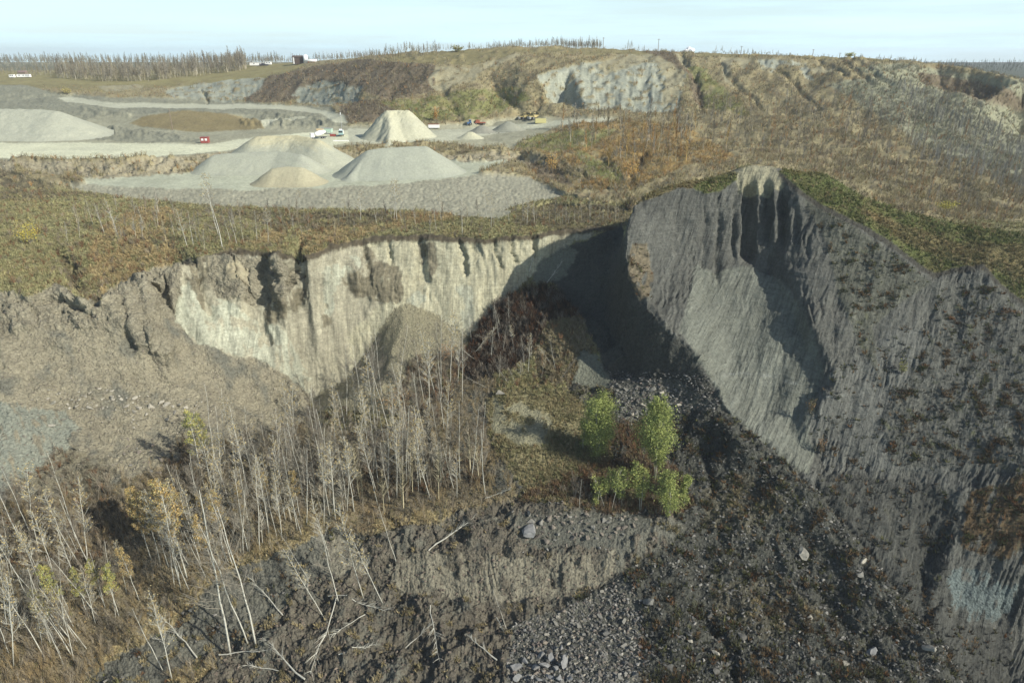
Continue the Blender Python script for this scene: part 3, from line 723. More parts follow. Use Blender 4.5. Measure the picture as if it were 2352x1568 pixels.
 ('rustp', [(2220,1130),(2280,1115),(2352,1085),(2750,1080),(2750,1310),(2352,1290),(2260,1270),(2210,1250)], 95, 126),
 ('farwood', [(-900,-900),(3300,-900),(3300,400),(-900,400)], 900, BIG),
 ('farwoodl', [(-900,-900),(1850,-900),(1850,400),(-900,400)], 900, BIG),
 ('blue', [(2185,1335),(2200,1300),(2255,1305),(2305,1345),(2338,1340),(2328,1390),(2282,1422),(2225,1418),(2195,1400)], 95, 112),
]
# keep the outlines from being razor clean
wob = 17.0 * fbm(px / 60, py / 60, 6, 71, .68)
wob2 = 17.0 * fbm(px / 60 + 91, py / 60 + 33, 6, 72, .68)
wob += 13 * fbm(px / 150, py / 150, 2, 73) + 9 * fbm(px / 11, py / 11, 3, 75, .7)
wob2 += 13 * fbm(px / 150 + 7, py / 150, 2, 74) + 9 * fbm(px / 11 + 3, py / 11 + 5, 3, 76, .7)
qx = px + wob * np.clip((py - 200) / 700, .22, 1.1); qy = py + wob2 * np.clip((py - 200) / 700, .14, 1.1)
qx = np.clip(qx, -590, 2740); qy = np.clip(qy, -800, 1590)
onr = (y > 84) & (y < 206) & inpoly(px, py, KNIFE[::-1] + SKYR + [(2750,1150),(1850,1110),(1662,940)])
qx = np.where(onr, px + .42 * (qx - px), qx); qy = np.where(onr, py + .42 * (qy - py), qy)
zone = np.full(px.shape, KEYS.index('debris'))
zone[y > 150] = KEYS.index('bench'); zone[y > 232] = KEYS.index('hill')
patch = fbm((u * 155) / 2.4, (y * .8 + z * .9) / 9, 5, 77, .6) + .6 * fbm(x / 6, (y + z) / 6, 3, 78)
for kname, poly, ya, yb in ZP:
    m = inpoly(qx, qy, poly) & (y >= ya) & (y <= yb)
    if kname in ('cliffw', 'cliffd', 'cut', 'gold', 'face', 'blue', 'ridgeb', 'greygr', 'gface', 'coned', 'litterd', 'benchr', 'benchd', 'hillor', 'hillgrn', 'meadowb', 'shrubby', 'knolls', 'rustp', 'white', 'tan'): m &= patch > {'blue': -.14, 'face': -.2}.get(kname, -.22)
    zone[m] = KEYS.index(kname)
print('zones', round(time.time() - T0, 1))

tab = lambda i: np.array([K[k][i] for k in KEYS])
def zf(i):          # a per-kind number spread over the mesh with soft borders
    a = tab(i)[zone].astype(float)
    return gblur(gblur(a, 1.5, 0), 1.5, 1)
rel, rsc, stk, tsc = zf(5), tab(6)[zone], zf(4), tab(3)[zone]

# ---- normals of the base shape
def normals(x, y, z):
    ax = np.stack([np.gradient(a, axis=1) for a in (x, y, z)], -1)
    ay = np.stack([np.gradient(a, axis=0) for a in (x, y, z)], -1)
    n = np.cross(ax, ay)
    n /= np.linalg.norm(n, axis=-1, keepdims=True) + 1e-12
    return n
N = normals(x, y, z)
N = gblur(gblur(N, 2.0, 0), 2.0, 1)
N /= np.linalg.norm(N, axis=-1, keepdims=True) + 1e-9

# ---- relief: lumps, clods, runnels
near = np.clip(1.6 - y / 900, 0.25, 1)
gx = x; gy = y * 0.8 + z * 0.9                 # along-slope coordinate
d = np.zeros_like(x)
soft = fbm(gx / rsc, gy / rsc, 5, 31, 0.55)
lump = fbm(gx / (rsc * 0.8) + 40, gy / (rsc * 0.8), 4, 37, 0.6, True)
d += rel * (0.55 * soft + 0.35 * lump) * (1 - 0.75 * stk) * np.clip(1.0 + 1.1 * fbm(x / 12, y / 12, 2, 35), .3, 1.8)
s = u * 155 + 1.3 * fbm(gx / 9, gy / 9, 2, 41)      # runnels run down the slope
rr_ = np.abs(fbm(s / (rsc * .9), gy / (rsc * 8), 4, 43, 0.6)); rr2 = np.abs(fbm(s / (rsc * 2.6) + 31, gy / (rsc * 22), 3, 44, 0.6))
rmask = np.clip(.55 + 1.3 * fbm(gx / 11 + 3, gy / 16, 3, 45), .05, 1.3)
run = (-.62 * np.exp(-rr_ * 9) - .95 * np.exp(-rr2 * 10)) * rmask + 0.45 * fbm(s / (rsc * 2.2), gy / 30, 2, 47)
d += rel * stk * 0.9 * run
fine = fbm(gx / (rsc * .28) + 5, gy / (rsc * .28), 4, 49, .7) + .6 * fbm(gx / (rsc * .4), gy / (rsc * .3) + 9, 3, 50, .6, True)
d += rel * .34 * fine * (1 - .7 * stk)
print('relief', round(time.time() - T0, 1))


def bump1(a, c, wd): return np.exp(-((a - c) / wd) ** 2)
def sst(a, b, v):
    t = np.clip((v - a) / (b - a), 0, 1); return t * t * (3 - 2 * t)
isr = np.isin(zone, [KEYS.index(k) for k in ('shale', 'sandtop', 'shalel', 'shalev', 'capb', 'cap')]) & (y < 204)
band = gblur(isr.astype(float), 1.5, 1)
wv = 7 * fbm(px / 60, py / 60, 3, 53)
for c, wd, dep, a, b in [(1722,16,4.0,395,600),(1655,7,1.8,470,650),(1690,6,1.6,430,600),(1763,8,1.9,400,560),(1798,9,2.6,405,560),(1830,7,1.4,450,560),(1622,9,.8,470,600),(1560,16,.8,470,590),(1590,7,.5,520,600),(1741,5,-1.2,400,590),(1782,5,-1.0,410,570),(1706,5,-1.0,390,560)]:
    d -= band * dep * bump1(px + wv, c + (py - a) * -0.02, wd) * sst(a, a + 40, py) * (1 - sst(b - 30, b + 12, py))
# thin bedding ledges across the ridge and the main cliff
bed = fbm(z * 1.1 + 0.4 * fbm(x / 14, y / 14, 2, 61), x * 0.02, 3, 63)
d += band * 0.35 * bed * (1 - sst(600, 760, py) * .6)
isl = gblur(np.isin(zone, [KEYS.index(k) for k in ('cliff', 'cliffy')]).astype(float), 1.5, 1)
# ragged crown of the main cliff: vertical slots below the lip
top = isl * sst(0, 1, (np.interp(px, [p[0] for p in LIP], [p[1] for p in LIP]) + 75 - py) / 50)
d -= top * 1.3 * np.clip(fbm(s / 3.4 + fbm(x / 5, y / 5 + z / 5, 2, 68), gy / 16, 4, 67, .6) - .02, 0, 1) * 1.6
# cracks in the quarry apron and the slumped blocks
isap = gblur((zone == KEYS.index('apron')).astype(float), 1.5, 1)
crk = np.abs(fbm(x / 5.5, y / 2.6, 4, 69, .6))
d -= isap * 0.5 * np.clip(0.10 - crk, 0, 1) * 8
# open cracks behind the main lip
for pl_, wd_, dep_ in [([(130,575),(160,610),(165,640),(215,690)], 13, 3.0), ([(700,560),(690,590),(675,650)], 9, 5.0), ([(600,590),(640,650),(680,655)], 5, 1.5), ([(235,625),(300,608),(400,590)], 3.0, 1.2), ([(1190,347),(1262,366),(1345,405),(1400,440)], 3, 2.2), ([(1205,478),(1262,464),(1350,480),(1430,484)], 3, 2.0),
                       ([(560,1290),(660,1225),(700,1200)], 4, 1.0), ([(880,1180),(905,1200),(940,1210)], 4, 1.6), ([(1000,1225),(1010,1250)], 4, 1.2), ([(60,1130),(130,1075),(160,1060)], 5, 1.3), ([(2080,1250),(2140,1190),(2200,1120),(2240,1105)], 8, .6), ([(560,282),(650,286),(742,284)], 6, -3.0), ([(640,270),(740,276)], 4, -1.8), ([(200,285),(260,305),(330,312)], 8, -2.0), ([(250,300),(420,320)], 5, -1.5), ([(190,250),(300,262)], 6, -2.2), ([(1600,1400),(1640,1440),(1680,1500),(1700,1570)], 14, 2.0), ([(1800,1240),(1850,1300),(1900,1380),(2000,1480),(2060,1560)], 12, 1.1), (GULLY, 7, 1.0), ([(1452,640),(1480,690),(1530,750),(1608,820),(1648,900),(1668,930)], 5, -1.3), ([(1645,960),(1700,1030),(1790,1110),(1880,1200),(1960,1290),(2060,1410),(2160,1550)], 22, -1.4), ([(640,600),(650,700)], 14, -3.5), ([(540,600),(545,700)], 20, -3.0), ([(760,575),(750,640)], 12, -2.0), ([(600,600),(612,690)], 10, 2.4), ([(702,600),(690,700)], 7, 2.4), ([(830,560),(842,640)], 8, 2.2), ([(965,560),(975,640)], 10, 2.6), ([(1060,560),(1070,625)], 5, 2.6), ([(1140,550),(1150,605)], 4, 2.2), ([(1180,548),(1186,600)], 4, 2.2), ([(1230,545),(1237,590)], 5, 2.6), ([(830,635),(905,650)], 30, -3.0), ([(800,600),(812,660)], 8, -2.2), ([(895,560),(900,600)], 5, 1.8), ([(360,640),(400,720)], 12, 3.0), ([(330,650),(350,720)], 16, -2.5), ([(1160,960),(1230,985)], 45, -2.2),
 ([(440,590),(470,650),(488,725)], 11, 3.0), ([(600,610),(650,640)], 8, 2.5), ([(300,735),(345,775),(380,800)], 24, -3.2), ([(285,740),(300,800)], 9, 2.2), ([(520,610),(560,650)], 22, -2.6), ([(30,690),(130,690),(200,720)], 8, 2.2), ([(60,760),(200,800)], 20, -1.6),
 ([(1562,130),(1600,180),(1616,245)], 7, 3.6), ([(1655,150),(1700,205),(1745,255)], 5, 2.2), ([(1885,140),(1925,165),(1960,190)], 5, 2.6), ([(1920,138),(1965,165),(2005,195)], 4, 1.8), ([(1955,138),(2010,168),(2050,200)], 6, 2.6), ([(1995,142),(2050,170),(2085,200)], 4, 1.8), ([(2050,160),(2120,190),(2180,225)], 8, 1.5), ([(2240,240),(2310,300),(2352,340)], 7, 2.5), ([(2290,230),(2352,270)], 7, 2.5), ([(1780,160),(1830,200),(1880,260)], 5, 3), ([(1430,300),(1470,360),(1450,430)], 10, 3.5), ([(1340,320),(1390,370),(1430,420)], 9, 2.5), ([(940,180),(900,230)], 8, 3), ([(650,195),(700,165)], 7, 3), ([(450,200),(475,235)], 3, 4), ([(1130,200),(1180,250)], 9, 3), ([(1020,215),(1060,280)], 9, 3),
 ([(1500,1060),(1560,1110),(1580,1150)], 7, 1.6), ([(1640,960),(1620,1040),(1640,1120)], 10, 1.8), ([(1700,990),(1760,1060),(1840,1150),(1940,1260),(2060,1390),(2160,1530)], 7, .6)]:
    lim = 640 if max(b for a, b in pl_) < 420 else 330
    for (xa, ya), (xb, yb) in zip(pl_[:-1], pl_[1:]):
        t = np.clip(((px + wob * .75 - xa) * (xb - xa) + (py + wob2 * .75 - ya) * (yb - ya)) / ((xb - xa) ** 2 + (yb - ya) ** 2), 0, 1)
        dd = np.hypot(px + wob * .75 - xa - t * (xb - xa), py + wob2 * .75 - ya - t * (yb - ya))
        okd = (y > 80) & (y < lim)
        d -= okd * dep_ * 0.60 * np.exp(-(dd / wd_) ** 2)
big = fbm(x / 9, y / 9, 3, 57)
for kn, am in (('debris', 1.0), ('debrisb', 1.2), ('dsoil', 1.5), ('fan', .8), ('rubble', .4), ('litter', .5), ('litterd', .6), ('clod', 1.0), ('slump', 2.2), ('talus', .9), ('mound', 1.0), ('brush', 1.0), ('cut', 1.2), ('shaler', .6), ('shaleb', .4), ('shale', .8), ('cliff', .8), ('cliffy', .5), ('cliffd', .8), ('greygr', .3), ('gface', .6), ('face', .9), ('chute', .9), ('bench', .6)):
    d += am * gblur((zone == KEYS.index(kn)).astype(float), 1.5, 1) * big
q_ = fbm(x / 6.5 + 50, y / 6.5, 4, 64, .55) * 3.2
blk = gblur(gblur(np.round(q_) / 3.2 + .12 * (q_ - np.round(q_)), .7, 0), .7, 1)
for kn, am in (('fan', 1.2), ('dsoil', 2.9), ('debris', 1.5), ('debrisb', 1.8), ('clod', 2.0), ('slump', 2.4), ('cut', 1.6), ('cliffd', 1.2), ('litter', .5), ('mound', 1.8), ('gface', 1.0), ('rubble', .5), ('chute', 1.0), ('qdark', 1.2)):
    d += am * gblur((zone == KEYS.index(kn)).astype(float), 1.5, 1) * blk
hm = gblur(np.isin(zone, [KEYS.index(k) for k in ('hill', 'hilldark', 'hillgrn', 'hillgrey', 'hillor', 'white', 'tan')]).astype(float), 1.5, 1)
d += hm * (2.2 * fbm((x - .45 * y) / 34, (y + .45 * x) / 90, 4, 59, .55, True) + 1.0 * fbm(x / 14, y / 14, 3, 60))
wm = gblur((zone == KEYS.index('white')).astype(float), 1.5, 1)
d -= wm * 1.2 * np.clip(fbm(u * 450 / 7, z / 30, 4, 62, .6, True), -.4, 1)
d *= near
x = x + N[..., 0] * d; y = y + N[..., 1] * d; z = z + N[..., 2] * d

# ---- soil and plant colours of the ground itself
c0, c1, c2 = tab(0)[zone], tab(1)[zone], tab(2)[zone]
n1 = fbm(gx / tsc, gy / tsc, 5, 81, .6)
n2 = fbm(gx / (tsc * .35) + 7, gy / (tsc * .35), 4, 83, .65)
ns = fbm(s / (tsc * .35), gy / (tsc * 4.5), 4, 85, .6)
n1 = n1 * (1 - .8 * stk) + ns * .8 * stk
col = c0 + (c1 - c0) * np.clip(n1 * 1.9 + .1, 0, 1)[..., None] + (c2 - c0) * np.clip(n2 * 1.8 - .05, 0, 1)[..., None]
col *= (1 + .16 * fbm(gx / 22, gy / 22, 3, 87))[..., None]
# bands of other rock in the cliff and rust and white seams on the ridge
mixm = gblur(np.isin(zone, [KEYS.index('dsoil'), KEYS.index('litter'), KEYS.index('talus')]).astype(float), 1.5, 1) * np.clip(fbm(x / 6 + 3, y / 7, 4, 88, .6) * 3 - .2, 0, .85)
col += mixm[..., None] * (np.array([.135, .128, .106]) - col)
rut = gblur(np.isin(zone, [KEYS.index(k) for k in ('sand', 'lower', 'road', 'quarry')]).astype(float), 1.5, 1)
col *= (1 + rut * (.16 * fbm(x / 45, y / 2.2, 4, 92, .6) + .12 * fbm(x / 9, y / 9, 4, 94)))[..., None]
hue = fbm(gx / 6, gy / 6, 3, 89)
isv = np.isin(zone, [KEYS.index(k) for k in ('bench', 'benchr', 'hill', 'hillor', 'hillgrn', 'meadow', 'knoll', 'cap', 'capb', 'litter')])
rustm = np.clip(fbm(gx / 13, gy / 9, 4, 91) * 2.4 - .35, 0, 1) * isv
col = col * (1 - .38 * rustm[..., None]) + .38 * rustm[..., None] * np.array([.185, .105, .045])
spots = np.clip(fbm(gx / 2.6, gy / 3.4, 4, 93, .55) * 4 - 1.0, 0, 1)
for kn, cc, am in (('shaler', (.135, .070, .034), .9), ('shaler', (.095, .098, .040), .7), ('shalev', (.098, .100, .046), .8), ('fan', (.075, .07, .05), .5), ('debris', (.10, .095, .05), .45)):
    m = gblur((zone == KEYS.index(kn)).astype(float), 1.2, 1)
    sp = np.clip(fbm(gx / 2.8 + 13 * am, gy / 4.0 + 31 * cc[0] * 100, 4, 95, .55) * 4 - 1.1, 0, 1)
    col += ((m * sp * am)[..., None]) * (np.array(cc) - col)
seam = np.isin(zone, [KEYS.index(k) for k in ('shale', 'shaleb', 'shalel')]) * np.exp(-((z + 70 + .04 * x + .6 * fbm(x / 8, y / 8, 2, 97)) / .12) ** 2) * np.clip(fbm(x / 3, y / 3, 2, 99) * 3, 0, 1)
col += seam[..., None] * .5 * (np.array([.35, .35, .33]) - col)
col = col * np.array([.96, 1.02, .99])
col = np.clip(gblur(gblur(col, .55, 0), .55, 1), .012, .8)
XYZ = np.stack([x, y, z + CAMZ], -1).reshape(-1, 3)
CC = col.reshape(-1, 3)
idx = np.arange(NR * NC).reshape(NR, NC)
quads = np.stack([idx[:-1, :-1], idx[:-1, 1:], idx[1:, 1:], idx[1:, :-1]], -1).reshape(-1, 4)
M_LAND = material('earth', attr=True, rough=.95, noise=.38, nscale=1.6, bump=.22, bscale=2.6, spec=.12)
M_FAR = material('far_earth', attr=True, rough=.95, noise=.30, nscale=.8, bump=.0, spec=.08)
clod_bump(M_LAND, ((.9, .75, 'n'), (1.9, -.22, 'v')))
M_SHALE = shale_material('shale', -32, 1.0)
M_CLIFF = shale_material('sandstone', -4, .30)
FARP = ('hillside', 'upper_meadow', 'quarry_ground', 'road')
part = np.array([K[k][7] for k in KEYS])[zone]
fp = part[:-1, :-1].reshape(-1)
for nm in sorted(set(fp)):
    q = quads[fp == nm]
    used, inv = np.unique(q, return_inverse=True)
    o = mesh_from(nm, XYZ[used], inv.reshape(-1, 4), {'shale_ridge': M_SHALE, 'sandstone_cliff': M_CLIFF}.get(nm, M_FAR if nm in FARP else M_LAND), col=CC[used], smooth=True)
    tag(o, kind='structure')
print('land', round(time.time() - T0, 1))


GL = np.log(np.maximum(1, y))
def ground_uv(uq, lq):
    return bil(H, uq, lq)
def gz(xw, yw):
    return float(bil(H, np.array([xw / yw]), np.array([math.log(yw)]))[0]) + CAMZ
lscan = np.linspace(math.log(62), math.log(2000), 2400)
yscan = np.exp(lscan)
def ground_at(px_, py_):
    """first ground point seen at a place measured on the photograph"""
    rx, ry, rz = ray(px_, py_)
    uu = rx / ry
    zt = bil(H, np.full(lscan.shape, uu), lscan)
    hit = np.where(zt >= rz / ry * yscan)[0]
    i = hit[0] if len(hit) else len(lscan) - 1
    yy = yscan[i]
    return Vector((uu * yy, yy, zt[i] + CAMZ))
# ------------------------------------------------------------------ surface look-ups on the finished land
rng = np.random.default_rng(7)
random.seed(7)
pxd, pyd = project(x, y, z)
vis = np.zeros_like(pyd, bool)
run_ = np.full(NC, 1e9)
for r in range(NR):                        # what the photograph can see of the land, row by row outwards
    vis[r] = (pyd[r] <= run_ + 1.5)
    run_ = np.minimum(run_, pyd[r])
vis &= (pxd > -120) & (pxd < 2480) & (pyd < 1680)


def surf(xw, yw):
    """height of the finished land under a point"""
    k = int(np.clip(round((xw / yw - uc[0]) / (uc[1] - uc[0])), 0, NC - 1))
    r = int(np.clip(np.searchsorted(lv[:, k], math.log(yw)), 1, NR - 1))
    a, b = lv[r - 1, k], lv[r, k]
    t = (math.log(yw) - a) / (b - a + 1e-12)
    t = min(1, max(0, t))
    return float(z[r - 1, k] * (1 - t) + z[r, k] * t) + CAMZ


def at(px_, py_, sink=0.0):
    p = ground_at(px_, py_)
    p.z = surf(p.x, p.y) - sink
    return p


def sample_poly(poly, n, mind=0.0, zmax=BIG, zmin=0):
    """n base points on ground seen inside an outline, in pixels, kept apart by mind pixels"""
    p = np.asarray(poly, float); x0, y0 = p.min(0); x1, y1 = p.max(0)
    out = []; tries = 0
    while len(out) < n and tries < n * 60:
        tries += 1
        a, b = rng.uniform(x0, x1), rng.uniform(y0, y1)
        if not inpoly(np.array([a]), np.array([b]), poly)[0]: continue
        if mind and any((a - c) ** 2 + (b - e) ** 2 < mind * mind for c, e in out): continue
        out.append((a, b))
    return out


def empty(name, loc, rz=0.0):
    o = bpy.data.objects.new(name, None); COL.objects.link(o)
    o.location = loc; o.rotation_euler = (0, 0, rz); o.empty_display_size = 0.5
    return o


def copy_tree(o, parent=None):
    c = o.copy(); COL.objects.link(c); c.parent = parent
    for ch in list(o.children):
        copy_tree(ch, c)
    return c


class MB:
    def __init__(s): s.v = []; s.f = []; s.c = []
    def add(s, vs, fs, col=None):
        b = len(s.v); s.v += [tuple(a) for a in vs]; s.f += [tuple(i + b for i in f) for f in fs]
        if col is not None: s.c += [col] * len(vs)
    def box(s, c, d, rz=0.0, top=1.0, col=None, topy=None):
        cx, cy, cz = c; hx, hy, hz = d[0] / 2, d[1] / 2, d[2] / 2
        ty = top if topy is None else topy
        pts = [(-hx, -hy, -hz), (hx, -hy, -hz), (hx, hy, -hz), (-hx, hy, -hz), (-hx * top, -hy * ty, hz), (hx * top, -hy * ty, hz), (hx * top, hy * ty, hz), (-hx * top, hy * ty, hz)]
        ca, sa = math.cos(rz), math.sin(rz)
        s.add([(cx + a * ca - b * sa, cy + a * sa + b * ca, cz + e) for a, b, e in pts],
              [(0, 3, 2, 1), (4, 5, 6, 7), (0, 1, 5, 4), (1, 2, 6, 5), (2, 3, 7, 6), (3, 0, 4, 7)], col)
    def tube(s, pts, rad, n=5, col=None, cap=True):
        pts = [Vector(p) for p in pts]; rings = []
        for i, p in enumerate(pts):
            d = (pts[min(i + 1, len(pts) - 1)] - pts[max(i - 1, 0)]).normalized()
            a = d.orthogonal().normalized() if abs(d.z) < .95 else Vector((1, 0, 0))
            a = (a - d * a.dot(d)).normalized(); b = d.cross(a)
            r = rad[i] if isinstance(rad, (list, tuple)) else rad
            rings.append([p + a * (r * math.cos(2 * math.pi * k / n)) + b * (r * math.sin(2 * math.pi * k / n)) for k in range(n)])
        vs = [q for ring in rings for q in ring]; fs = []
        for i in range(len(pts) - 1):
            for k in range(n):
                fs.append((i * n + k, i * n + (k + 1) % n, (i + 1) * n + (k + 1) % n, (i + 1) * n + k))
        if cap:
            fs.append(tuple(range(n - 1, -1, -1))); fs.append(tuple((len(pts) - 1) * n + k for k in range(n)))
        s.add(vs, fs, col)
    def build(s, name, mat, parent=None, smooth=False, loc=None):
        return mesh_from(name, s.v, s.f, mat, parent, np.array(s.c) if s.c else None, smooth, loc)


# ------------------------------------------------------------------ gravel stockpiles
M_PILE = material('washed_gravel', attr=True, rough=.95, noise=.16, nscale=1.2, bump=.10, bscale=3.0, spec=.1)
def stockpile(label, crest, slope, ztop_noise, colr, rill, pad, foot=None, rill_top=1.0):
    """crest: list of (px, py, distance) along the top edge; the sides run down at the angle of repose"""
    C = [wpt(*c) for c in crest]
    C = [(a, b, c + CAMZ) for a, b, c in C]
    xs = [c[0] for c in C]; ys = [c[1] for c in C]
    X, Yg = np.meshgrid(np.arange(min(xs) - pad, max(xs) + pad, .55), np.arange(min(ys) - pad, max(ys) + pad, .55))
    best = np.full(X.shape, -1e9); par = np.zeros(X.shape)
    for i in range(len(C) - 1):
        a, b = C[i], C[i + 1]
        dx, dy = b[0] - a[0], b[1] - a[1]; L2 = dx * dx + dy * dy + 1e-9
        t = np.clip(((X - a[0]) * dx + (Yg - a[1]) * dy) / L2, 0, 1)
        dist = np.hypot(X - a[0] - t * dx, Yg - a[1] - t * dy)
        hgt = a[2] + t * (b[2] - a[2]) - np.sqrt(dist * dist + .8) * slope
        best = np.maximum(best, hgt)
    ang = np.arctan2(Yg - np.mean(ys), X - np.mean(xs))
    rd = np.hypot(X - np.mean(xs), Yg - np.mean(ys))
    drop = (max(c[2] for c in C) - best)
    rl = fbm(ang * 16 + .03 * rd, rd * .05, 4, 111 + len(label), .6, True)
    best += ztop_noise * fbm(X / 5, Yg / 5, 4, 113) + rill * rl * np.clip(drop / 3, 0, 1) * np.clip(rill_top - drop / 12, .12, 1)
    best += .10 * fbm(X / 1.2, Yg / 1.2, 3, 117)
    g = np.array([[surf(a, b) for a in np.linspace(X.min(), X.max(), 24)] for b in np.linspace(Yg.min(), Yg.max(), 24)])
    gi = np.interp(X[0], np.linspace(X.min(), X.max(), 24), np.arange(24)); gj = np.interp(Yg[:, 0], np.linspace(Yg.min(), Yg.max(), 24), np.arange(24))
    i0 = np.clip(gi.astype(int), 0, 22); j0 = np.clip(gj.astype(int), 0, 22); fi = (gi - i0)[None, :]; fj = (gj - j0)[:, None]
    G = (g[j0][:, i0] * (1 - fi) + g[j0][:, i0 + 1] * fi) * (1 - fj) + (g[j0 + 1][:, i0] * (1 - fi) + g[j0 + 1][:, i0 + 1] * fi) * fj
    if foot is not None: G = np.maximum(G, foot + CAMZ)
    keep = best > G - .9
    # flare at the toe
    over = best - G
    best = np.where(over < 2.2, G + (over * .7 + .3 * over ** 2 / 2.2) * .9 + .12, best)
    nv = X.size; ids = np.arange(nv).reshape(X.shape)
    q = np.stack([ids[:-1, :-1], ids[:-1, 1:], ids[1:, 1:], ids[1:, :-1]], -1)
    kq = keep[:-1, :-1] & keep[:-1, 1:] & keep[1:, 1:] & keep[1:, :-1]
    q = q[kq]
    used, inv = np.unique(q, return_inverse=True)
    V = np.stack([X, Yg, best], -1).reshape(-1, 3)[used]
    n1_ = fbm(X / 7, Yg / 7, 4, 119); n2_ = fbm(ang * 10, rd * .06, 4, 121)
    wash = np.array([.94, 1.0, 1.06])       # damp grey green gravel
    colr = [tuple(np.array(c) * wash) for c in colr]
    cA, cB = np.array(colr[0]), np.array(colr[1])
    cc = cA + (cB - cA) * np.clip(.4 + .8 * n1_ + .7 * n2_, 0, 1)[..., None]
    if len(colr) > 2:      # a drier layer uncovered near the crest
        cc = cc + (np.array(colr[2]) - cc) * (np.clip(1.15 - drop / 5.0 + .5 * n2_, 0, 1))[..., None]
    o = mesh_from('gravel_pile', V, inv.reshape(-1, 4), M_PILE, col=cc.reshape(-1, 3)[used], smooth=True)
    return tag(o, label, 'gravel pile', 'stockpiles in the gravel pit')

SANDC = ((.430, .402, .275), (.385, .360, .252), (.475, .435, .285))
GRNC = ((.335, .330, .245), (.300, .296, .225))
stockpile('tall peaked sand pile with rilled right face, highest in the pit', [(935, 252, 384), (912, 250, 384), (890, 252, 381), (896, 290, 368), (893, 322, 357)], .92, .5, SANDC, 2.2, 44)
stockpile('wide flat topped grey green gravel pile in front of the tallest pile', [(806, 396, 279), (848, 341, 292), (880, 337, 293), (930, 334, 295), (975, 332, 297)], .66, .25, GRNC, .25, 36)
stockpile('broad two stepped gravel pile with crumbling dry sand crest', [(590, 312, 322), (630, 309, 324), (680, 309, 324), (730, 320, 316)], .60, .4, ((.365, .352, .252), (.325, .315, .232), (.46, .40, .24)), 2.0, 46, None, .6)
stockpile('pale sloping gravel face at the pit edge, half out of the frame', [(-190, 248, 388), (-40, 248, 390), (90, 250, 391), (128, 254, 389)], .46, .4, ((.375, .36, .262), (.335, .325, .242)), .5, 44)
stockpile('low second step of smooth gravel below the crumbling crest', [(495, 352, 300), (560, 347, 301), (640, 345, 302), (690, 352, 298)], .62, .2, ((.355, .345, .25), (.32, .312, .235)), .2, 32)
stockpile('small tan sand pile in front of the larger piles', [(628, 384, 271.5), (655, 379, 272.5), (690, 381, 272)], .66, .25, ((.37, .325, .205), (.335, .29, .185), (.39, .345, .22)), .35, 22)
stockpile('little sand cone beside the heap of broken stone', [(1078, 300, 378), (1082, 300, 378)], .6, .2, SANDC, .2, 9)
stockpile('low grey spoil mound beside the pit road under the hillside', [(1105, 286, 405), (1108, 286, 405)], .55, .2, ((.27, .25, .19), (.24, .225, .17)), .2, 9)
stockpile('small spoil mound nearest the yellow machines', [(1167, 277, 412), (1170, 277, 412)], .55, .2, ((.29, .275, .2), (.25, .24, .18)), .2, 10)

# ------------------------------------------------------------------ scattering of many small meshes into one
def scatter_mesh(name, protos, pos, scale, rot, cols, mat, tilt=None, zs=None):
    """protos: list of (V, F, shade); merges transformed copies into one mesh"""
    VV, FF, CL = [], [], []; base = 0
    which = rng.integers(0, len(protos), len(pos))
    for k, (V, F, S) in enumerate(protos):
        m = np.where(which == k)[0]
        if not len(m): continue
        c, s_ = np.cos(rot[m]), np.sin(rot[m])
        Vx = V[None, :, 0] * c[:, None] - V[None, :, 1] * s_[:, None]
        Vy = V[None, :, 0] * s_[:, None] + V[None, :, 1] * c[:, None]
        Vz = np.broadcast_to(V[None, :, 2], Vx.shape)
        sc_ = scale[m][:, None]
        if zs is not None: Vz = Vz * zs[m][:, None]
        if tilt is not None:
            Vx = Vx + Vz * tilt[m][:, 0:1]; Vy = Vy + Vz * tilt[m][:, 1:2]
        W = np.stack([Vx * sc_, Vy * sc_, Vz * sc_], -1) + pos[m][:, None, :]
        n = V.shape[0]
        VV.append(W.reshape(-1, 3))
        FF.append((F[None] + (np.arange(len(m)) * n)[:, None, None] + base).reshape(-1, F.shape[1]))
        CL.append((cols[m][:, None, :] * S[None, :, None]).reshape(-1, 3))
        base += n * len(m)
    V = np.concatenate(VV); F = np.concatenate(FF); C_ = np.concatenate(CL)
    return mesh_from(name, V, F, mat, col=C_)


def pick(kinds, n, weight=None, ylim=(0, BIG)):
    """random seen places on ground of some kinds"""
    ids = [KEYS.index(k) for k in kinds]
    m = np.where((np.isin(zone, ids) & vis & (y > ylim[0]) & (y < ylim[1])).ravel())[0]
    w_ = np.ones(len(m)) if weight is None else np.maximum(weight.ravel()[m], 0) + 1e-9
    sel = rng.choice(m, min(n, len(m)), replace=False, p=w_ / w_.sum())
    pos = np.stack([x.ravel()[sel], y.ravel()[sel], z.ravel()[sel] + CAMZ], -1)
    pos[:, 0] += rng.normal(0, .25, len(sel)); pos[:, 1] += rng.normal(0, .15, len(sel))
    return sel, pos


def tuft_proto(nb, w, h, spread, seed):
    r = np.random.default_rng(seed); V = []; F = []; S = []
    for b in range(nb):
        a = r.uniform(0, 2 * math.pi); rad = r.uniform(0, spread * .4); hh = h * r.uniform(.55, 1); ln = spread * r.uniform(.2, 1)
        cx_, cy_ = rad * math.cos(a), rad * math.sin(a); ta = r.uniform(0, math.pi)
        dx, dy = w * math.cos(ta) / 2, w * math.sin(ta) / 2
        V += [(cx_ - dx, cy_ - dy, -.15 * h), (cx_ + dx, cy_ + dy, -.15 * h), (cx_ + ln * math.cos(a), cy_ + ln * math.sin(a), hh)]
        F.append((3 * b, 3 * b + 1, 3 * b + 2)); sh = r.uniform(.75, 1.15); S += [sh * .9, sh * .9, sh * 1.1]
    return np.array(V), np.array(F), np.array(S)


